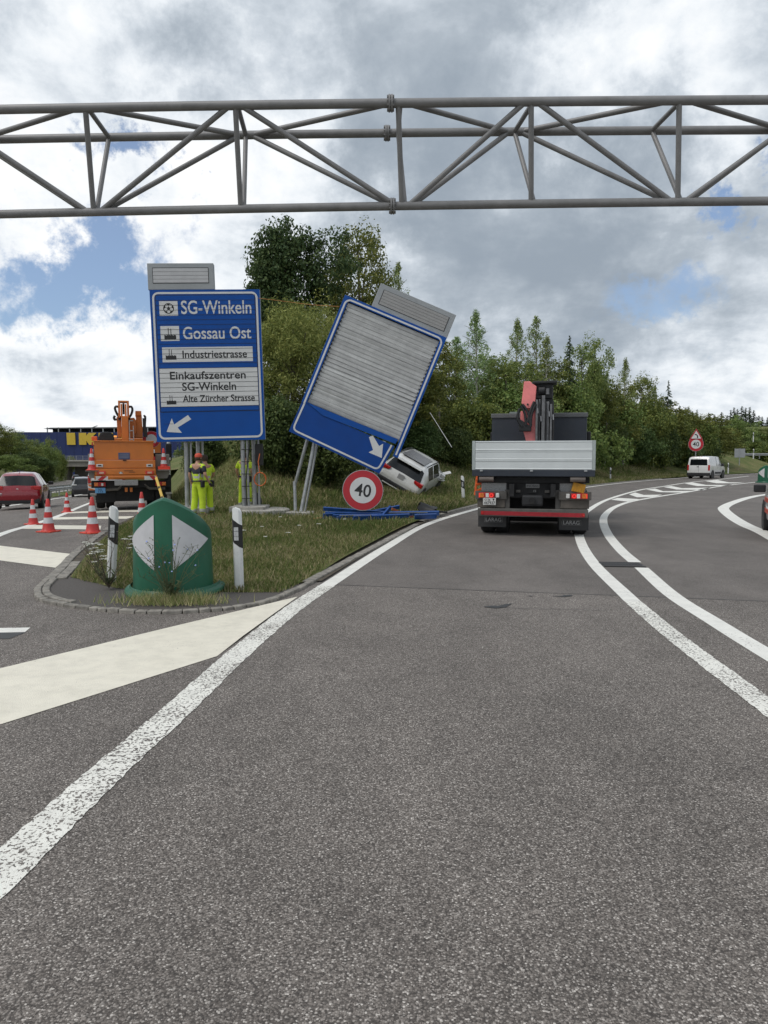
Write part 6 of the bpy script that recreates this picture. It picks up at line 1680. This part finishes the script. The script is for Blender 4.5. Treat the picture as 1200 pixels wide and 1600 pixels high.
# -- crest of the bank behind the two signs
plant('maple', 449, 41, 338, 150, 'big dark round maple on top of the bank above both signs')
plant('broad', 560, 45, 349, 130, 'tall olive green tree joined to the right of the dark maple')
plant('birch', 622, 44, 412, 46, 'light green tree tip poking out above the tilted grey header box')
plant('willow', 462, 30.5, 462, 165, 'large pale willow bush between the upright and the tilted sign')
plant('dshrub', 430, 27.5, 622, 110, 'dark bush under the pale willow beside the upright sign posts', 'dark bushes along the foot of the bank')
plant('dshrub', 505, 27.0, 655, 120, 'dark bush behind the legs of the tilted sign', 'dark bushes along the foot of the bank')
plant('shrub', 395, 31, 585, 110, 'green bush behind the right edge of the upright sign')
plant('broad', 345, 33, 560, 95, 'green tree hidden mostly by the upright blue sign')
plant('dshrub', 318, 29.5, 672, 80, 'dark bush seen between the posts of the upright sign', 'dark bushes along the foot of the bank')
plant('willow', 560, 34, 470, 150, 'pale bush behind the bare slats of the tilted sign')
plant('broad', 640, 36, 520, 120, 'olive tree behind the right edge of the tilted sign')
plant('dshrub', 570, 31, 660, 110, 'dark bush behind the arrow of the tilted sign', 'dark bushes along the foot of the bank')
# -- thicket from the tilted sign to the lorry
plant('birch', 742, 47, 488, 58, 'slender pale birch standing highest just right of the tilted sign', var=0)
plant('birch', 712, 45, 528, 60, 'pale birch close to the tilted header box', var=1)
plant('broad', 692, 42, 545, 90, 'olive tree right of the tilted sign beside the bare trunk')
plant('broad', 765, 50, 548, 95, 'bushy olive tree right of the tall pale birch')
plant('birch', 806, 52, 501, 52, 'left of the two pointed birches above the red crane', 'pointed birches above the lorry', var=0)
plant('birch', 835, 53, 497, 52, 'right of the two pointed birches above the red crane', 'pointed birches above the lorry', var=1)
plant('birch', 852, 52, 528, 46, 'small birch at the right shoulder of the pointed pair', 'pointed birches above the lorry')
plant('broad', 790, 47, 560, 110, 'broad olive tree directly left of the red crane arm')
plant('conifer', 887, 52, 524, 62, 'dark spruce above the right side of the lorry cab')
plant('broad', 908, 54, 530, 80, 'olive tree crowding the dark spruce on its right')
plant('broad', 850, 47, 556, 110, 'broad olive tree behind the crane and cab')
plant('broad', 925, 52, 580, 80, 'olive tree right above the silver tailgate end')
plant('shrub', 675, 39, 632, 100, 'leafy bush beside the grey rod at the tilted sign', 'green bushes on the bank behind the lorry')
plant('shrub', 742, 37, 628, 120, 'leafy bush left above the silver tailgate', 'green bushes on the bank behind the lorry')
plant('shrub', 800, 40, 606, 125, 'leafy bush behind the red crane arm', 'green bushes on the bank behind the lorry')
plant('shrub', 872, 43, 603, 125, 'leafy bush behind the right half of the dark cab', 'green bushes on the bank behind the lorry')
plant('dshrub', 705, 38, 668, 80, 'dark low bush above the crashed car', 'dark bushes along the foot of the bank')
plant('dshrub', 765, 38, 668, 90, 'dark low bush at the left end of the tailgate', 'dark bushes along the foot of the bank')
plant('dshrub', 650, 36, 655, 90, 'dark bush right behind the crashed car', 'dark bushes along the foot of the bank')
plant('shrub', 835, 39, 650, 100, 'green bush hidden behind the lorry cab', 'green bushes on the bank behind the lorry')
# -- bank to the right of the lorry, falling to the bend
plant('broad', 945, 56, 588, 80, 'olive tree directly right of the lorry', 'olive trees on the right bank')
plant('birch', 946, 59, 582, 26, 'thin airy birch at the right of the lorry, left of the tall pale one', var=1)
plant('birch', 974, 60, 562, 46, 'tall pale birch leading the right bank skyline', var=0)
plant('broad', 1000, 62, 585, 76, 'rounded olive tree in the middle of the right bank', 'olive trees on the right bank')
plant('birch', 1021, 65, 604, 30, 'thin airy birch between olive tree and pointed spruce', var=1)
plant('conifer', 1042, 68, 594, 40, 'pointed grey green spruce on the right bank skyline')
plant('broad', 1030, 63, 622, 84, 'olive tree below the pointed spruce', 'olive trees on the right bank')
plant('broad', 1068, 72, 640, 80, 'olive tree behind the bend warning sign', 'olive trees on the right bank')
plant('broad', 1108, 80, 648, 76, 'olive tree right of the bend warning sign', 'olive trees on the right bank')
for i, (px, Y, yt, wp, lb) in enumerate(((942, 49, 662, 90, 'dark bush at the right end of the silver tailgate'), (985, 52, 655, 95, 'dark bush above the white kerb post on the right bank'), (1025, 57, 662, 85, 'dark bush left of the white van'), (1062, 63, 672, 70, 'dark bush just left of the 40 sign pole'), (1100, 71, 676, 66, 'dark bush behind the white van roof'))):
    plant('dshrub', px, Y, yt, wp, lb, 'dark bushes along the right bank')
for i, (px, Y, yt, wp, lb) in enumerate(((960, 55, 628, 100, 'green bush midway up the right bank beside the lorry'), (1010, 59, 634, 95, 'green bush midway up the right bank, centre'), (1050, 67, 652, 80, 'green bush midway up the right bank near the sign'), (1088, 74, 660, 70, 'green bush above the white van'))):
    plant('shrub', px, Y, yt, wp, lb, 'green bushes midway up the right bank')
# -- far right
plant('broad', 1152, 118, 650, 66, 'rounded olive tree behind the grey sign back at the right')
plant('broad', 1198, 126, 668, 64, 'olive tree cut by the right picture edge')
plant('broad', 1122, 112, 664, 54, 'olive tree between the 40 sign and the rounded tree')
plant('shrub', 1180, 116, 690, 60, 'low bush by the crossing road guard rail, cut by the edge')
plant('shrub', 1135, 114, 694, 50, 'low bush above the crossing road guard rail')
rnd = random.Random(12)
for i in range(26):
    px = 1056 + i * 6.4 + rnd.uniform(-2, 2); yt = 640 - 10 * math.sin((i + 2) * .45) * .6 + rnd.uniform(-5, 7) + (6 if 8 < i < 13 else 0)
    plant('conifer', px, 205 + rnd.uniform(-15, 25), yt, 36 + rnd.uniform(-6, 8), 'dark spruce in the far forest skyline on the right', 'far spruces on the right skyline', base=6.5)
for i in range(16):
    px = 1040 + i * 11.5 + rnd.uniform(-3, 3)
    plant('broad', px, 160 + rnd.uniform(-10, 15), 672 + rnd.uniform(-6, 8), 30 + rnd.uniform(-4, 8), 'round tree in the belt below the far spruces', 'round trees below the far spruces', base=3.5)
# -- far left bank
for px, Y, yt, wp, k, lb in ((-8, 118, 660, 60, 'broad', 'olive tree cut by the left picture edge'), (18, 135, 672, 56, 'broad', 'dark green tree second from the left edge'), (48, 150, 683, 48, 'broad', 'green tree left of the blue store wall front'), (66, 165, 695, 42, 'shrub', 'rounded bush in front of the blue store wall'), (78, 178, 684, 26, 'broad', 'lone tree against the blue store wall'),
                             (92, 190, 704, 22, 'shrub', 'small bush next to the bridge railing'), (8, 108, 712, 52, 'shrub', 'pale low bush at the left edge on the bank'), (36, 120, 706, 50, 'dshrub', 'dark low bush on the left bank'), (58, 135, 712, 44, 'dshrub', 'dark low bush below the lone tree'), (72, 155, 718, 28, 'dshrub', 'dark low bush at the bridge abutment')):
    plant(k, px, Y, yt, wp, lb)
for px, yt, lb in ((112, 712, 'tiny tree before the blue wall above the bridge'), (278, 700, 'small tree right of the orange lorry against the blue wall'), (292, 694, 'small tree behind the left post of the upright sign'), (250, 712, 'tiny tree behind the orange lorry')):
    plant('broad', px, 245, yt, 16, lb, base=-3.5)
# bare trunk standing in front of the thicket
b_ = MB(); a = pt(683, 690, 38); c_ = pt(681, 588, 38)
b_.tube([(a.x, a.y, hill(a.x, a.y) - .2), tuple(a.lerp(c_, .5) + Vector((.12, 0, 0))), tuple(c_)], [.10, .085, .06], 8)
b_.tube([tuple(a.lerp(c_, .6) + Vector((.1, 0, 0))), tuple(c_ + Vector((.7, .2, .3)))], [.035, .015], 6).tube([tuple(a.lerp(c_, .8) + Vector((.05, 0, 0))), tuple(c_ + Vector((-.5, .2, .6)))], [.03, .012], 6)
tag(b_.build('bare_trunk', mat('grey_bark', (.16, .145, .12), .9, 0, .3, 5), smooth=60), 'bare grey trunk standing right of the tilted sign', 'tree trunk')

# ---- grass
def grass_mat():
    m = bpy.data.materials.new('grass_blades'); m.use_nodes = True; t = NT(m.node_tree)
    o = t.new('ShaderNodeOutputMaterial'); b = t.new('ShaderNodeBsdfPrincipled'); tr = t.new('ShaderNodeBsdfTranslucent'); mx = t.new('ShaderNodeMixShader')
    g = t.new('ShaderNodeNewGeometry'); co = t.new('ShaderNodeTexCoord').outputs['Object']
    n = t.noise(co, .33, 5, .6, .3).outputs[0]
    f = t.math('ADD', t.math('MULTIPLY', g.outputs['Random Per Island'], .45), t.math('MULTIPLY', n, .75))
    c = t.ramp(f, [(.28, (.105, .170, .045)), (.52, (.200, .250, .082)), (.66, (.33, .31, .14)), (.84, (.52, .45, .28))])
    t.l(c, b.inputs['Base Color']); b.inputs['Roughness'].default_value = .7; b.inputs['Specular IOR Level'].default_value = .15
    t.l(c, tr.inputs['Color']); mx.inputs[0].default_value = .3
    t.l(b.outputs[0], mx.inputs[1]); t.l(tr.outputs[0], mx.inputs[2]); t.l(mx.outputs[0], o.inputs[0])
    return m
GB = grass_mat()
rg = np.random.default_rng(7)
def blades(name, n, sampler, hl, wl_):
    P = []
    while len(P) < n:
        x, Y = sampler()
        if not (L_(max(9.9, Y)) + .06 < x < R_(max(9.2, Y)) - .06): continue
        yq = max(9.9, Y); u = (x - L_(yq)) / max(.1, R_(yq) - L_(yq))
        if Y < front(min(1, max(0, u))) - .06 * R1.random(): continue
        if -1.95 < x < 1.8 and 18.3 < Y < 20.7 and R1.random() < .72: continue
        P.append((x, Y, hill(x, Y) - .01))
    P = np.array(P); n = len(P)
    a = rg.uniform(0, 2 * np.pi, n); h = rg.uniform(hl[0], hl[1], n) * rg.uniform(.5, 1.2, n); wd = rg.uniform(wl_[0], wl_[1], n)
    tx, ty = np.cos(a), np.sin(a); ln_ = rg.uniform(.15, .75, n) * h
    b0 = P + np.stack([-ty * wd, tx * wd, 0 * a], 1); b1 = P + np.stack([ty * wd, -tx * wd, 0 * a], 1)
    mid = P + np.stack([tx * ln_ * .35, ty * ln_ * .35, h * .6], 1); tip = P + np.stack([tx * ln_, ty * ln_, h], 1)
    m0 = mid + np.stack([-ty * wd * .7, tx * wd * .7, 0 * a], 1); m1 = mid + np.stack([ty * wd * .7, -tx * wd * .7, 0 * a], 1)
    V = np.stack([b0, b1, m1, tip, m0], 1).reshape(-1, 3); F = np.arange(n * 5).reshape(n, 5)
    o = bpy.data.objects.new(name, poly_mesh(name, V, F, GB)); C.objects.link(o); o['kind'] = 'stuff'
    return o
R1 = random.Random(4)
blades('grass', 60000, lambda: (R1.uniform(-6.8, .9), 8.8 + 9.1 * R1.random() ** 1.25), (.035, .11), (.0035, .007))
blades('grass', 45000, lambda: (R1.uniform(-9, 6), R1.uniform(16, 33)), (.06, .17), (.006, .012))
def along():
    Y = 22 + 48 * R1.random() ** 1.1; return R_(Y) - .1 - 7.5 * R1.random() ** 1.6, Y
blades('grass', 55000, along, (.07, .24), (.010, .022))
# ---- flowers at the nose of the verge
UMB = mat('white_umbel', (.62, .62, .55), .8, 0, .1); STEM = mat('green_stem', (.075, .095, .040), .8, 0, .2); CHI = mat('blue_chicory', (.28, .33, .62), .7); DRYS = mat('brown_dry_stem', (.10, .075, .055), .9, 0, .2)
def umbel(label, x, y, h, n, seed):
    r = random.Random(seed); z0 = hill(x, y) if y > 9.3 else .06
    t = thing('wild_carrot', label, 'flower', (x, y, z0), 0, 'white umbel flowers in the verge')
    sm_, fm_ = MB(), MB()
    for i in range(n):
        a = r.uniform(0, 6.28); d = r.uniform(.02, .16); hh = h * r.uniform(.65, 1.05); tp = Vector((math.cos(a) * d, math.sin(a) * d, hh))
        sm_.tube([(0, 0, 0), tp * .55 + Vector((0, 0, .03)), tp], .003, 4)
        R0 = r.uniform(.03, .055)
        for k in range(16):
            b2 = r.uniform(0, 6.28); q = R0 * math.sqrt(r.random())
            c = tp + Vector((math.cos(b2) * q, math.sin(b2) * q, .012 - q * q * 3)); fm_.box(c, (.016, .016, .007))
            if k % 4 == 0: sm_.tube([tp - Vector((0, 0, .03)), c], .0015, 3)
    sm_.build('stems', STEM, t); fm_.build('blossoms', UMB, t); return t
fl = [(-3.9, 9.95, .46, 7, 'white umbel flowers left of the tilted delineator post'), (-3.72, 9.62, .40, 6, 'white umbel flowers at the foot of the tilted delineator post'), (-3.25, 9.6, .56, 6, 'white umbel flowers between delineator post and green barrier'), (-4.05, 10.4, .40, 5, 'white umbel flowers farthest left near the granite kerb'), (-3.45, 10.1, .50, 6, 'white umbel flowers just behind the tilted delineator post'), (-3.1, 10.2, .52, 5, 'white umbel flowers close to the left flank of the barrier')]
for i, (x, y, h, n, lb) in enumerate(fl): umbel(lb, x, y, h, n, 30 + i)
for i, (px, py) in enumerate(((443, 810), (434, 811), (407, 848), (455, 856), (388, 850), (420, 862), (462, 838), (430, 826), (500, 836), (540, 826), (665, 765), (690, 770))):
    p = on_road(px, py); umbel('single white umbel flower on the grass between green barrier and wreckage', p.x, p.y, .20, 1, 60 + i)
def chicory(label, x, y, n, seed, dry=False):
    r = random.Random(seed); t = thing('chicory_plant' if not dry else 'dry_thistle', label, 'plant', (x, y, .05), 0)
    sm_, fm_, lf = MB(), MB(), MB()
    for i in range(n):
        a = r.uniform(0, 6.28); d = r.uniform(.05, .42); hh = r.uniform(.30, .78) * (1 - d * .6); tp = Vector((math.cos(a) * d, math.sin(a) * d, hh)); md = tp * .5 + Vector((r.uniform(-.04, .04), r.uniform(-.04, .04), hh * .12))
        sm_.tube([(0, 0, 0), md, tp], [.005, .0035, .002], 4)
        for k in range(4):
            f = r.uniform(.4, 1); q = md.lerp(tp, f); e = q + Vector((r.uniform(-.09, .09), r.uniform(-.09, .09), r.uniform(.02, .10)))
            sm_.tube([q, e], .0018, 3)
            if r.random() < .14: fm_.lathe([(.003, 0), (.0105, .003), (.003, .006)], 8, Matrix.Translation(e) @ Matrix.Rotation(r.uniform(.3, 1.4), 4, 'X'))
            else: fm_.box(e, (.006, .006, .010)) if dry else lf.box(e, (.006, .006, .012))
        for k in range(3):
            f = r.uniform(.05, .6); q = Vector((0, 0, 0)).lerp(md, f); e = q + Vector((r.uniform(-.10, .10), r.uniform(-.10, .10), r.uniform(.0, .08)))
            lf.bar(q, e, .016, .003)
    sm_.build('stems', DRYS if dry else STEM, t); fm_.build('blossoms', CHI if not dry else DRYS, t); lf.build('leaves', STEM, t); return t
chicory('sprawling blue-flowered chicory growing before the green barrier', -2.36, 8.12, 30, 5)
chicory('dry purple brown thistle at the foot of the tilted delineator post', -3.38, 9.0, 16, 8, True)
tf = MB(); r = random.Random(2)
for k in range(1500):
    x, y = -2.36 + r.gauss(0, .27), 8.08 + r.gauss(0, .09); a = r.uniform(0, 6.28); h = r.uniform(.04, .15)
    tf.add([(x - .004, y, .045), (x + .004, y, .045), (x + math.cos(a) * h * .6, y + math.sin(a) * h * .6, .045 + h)], [(0, 1, 2)])
o = tf.build('grass_tuft', GB, fix=False); o['kind'] = 'stuff'
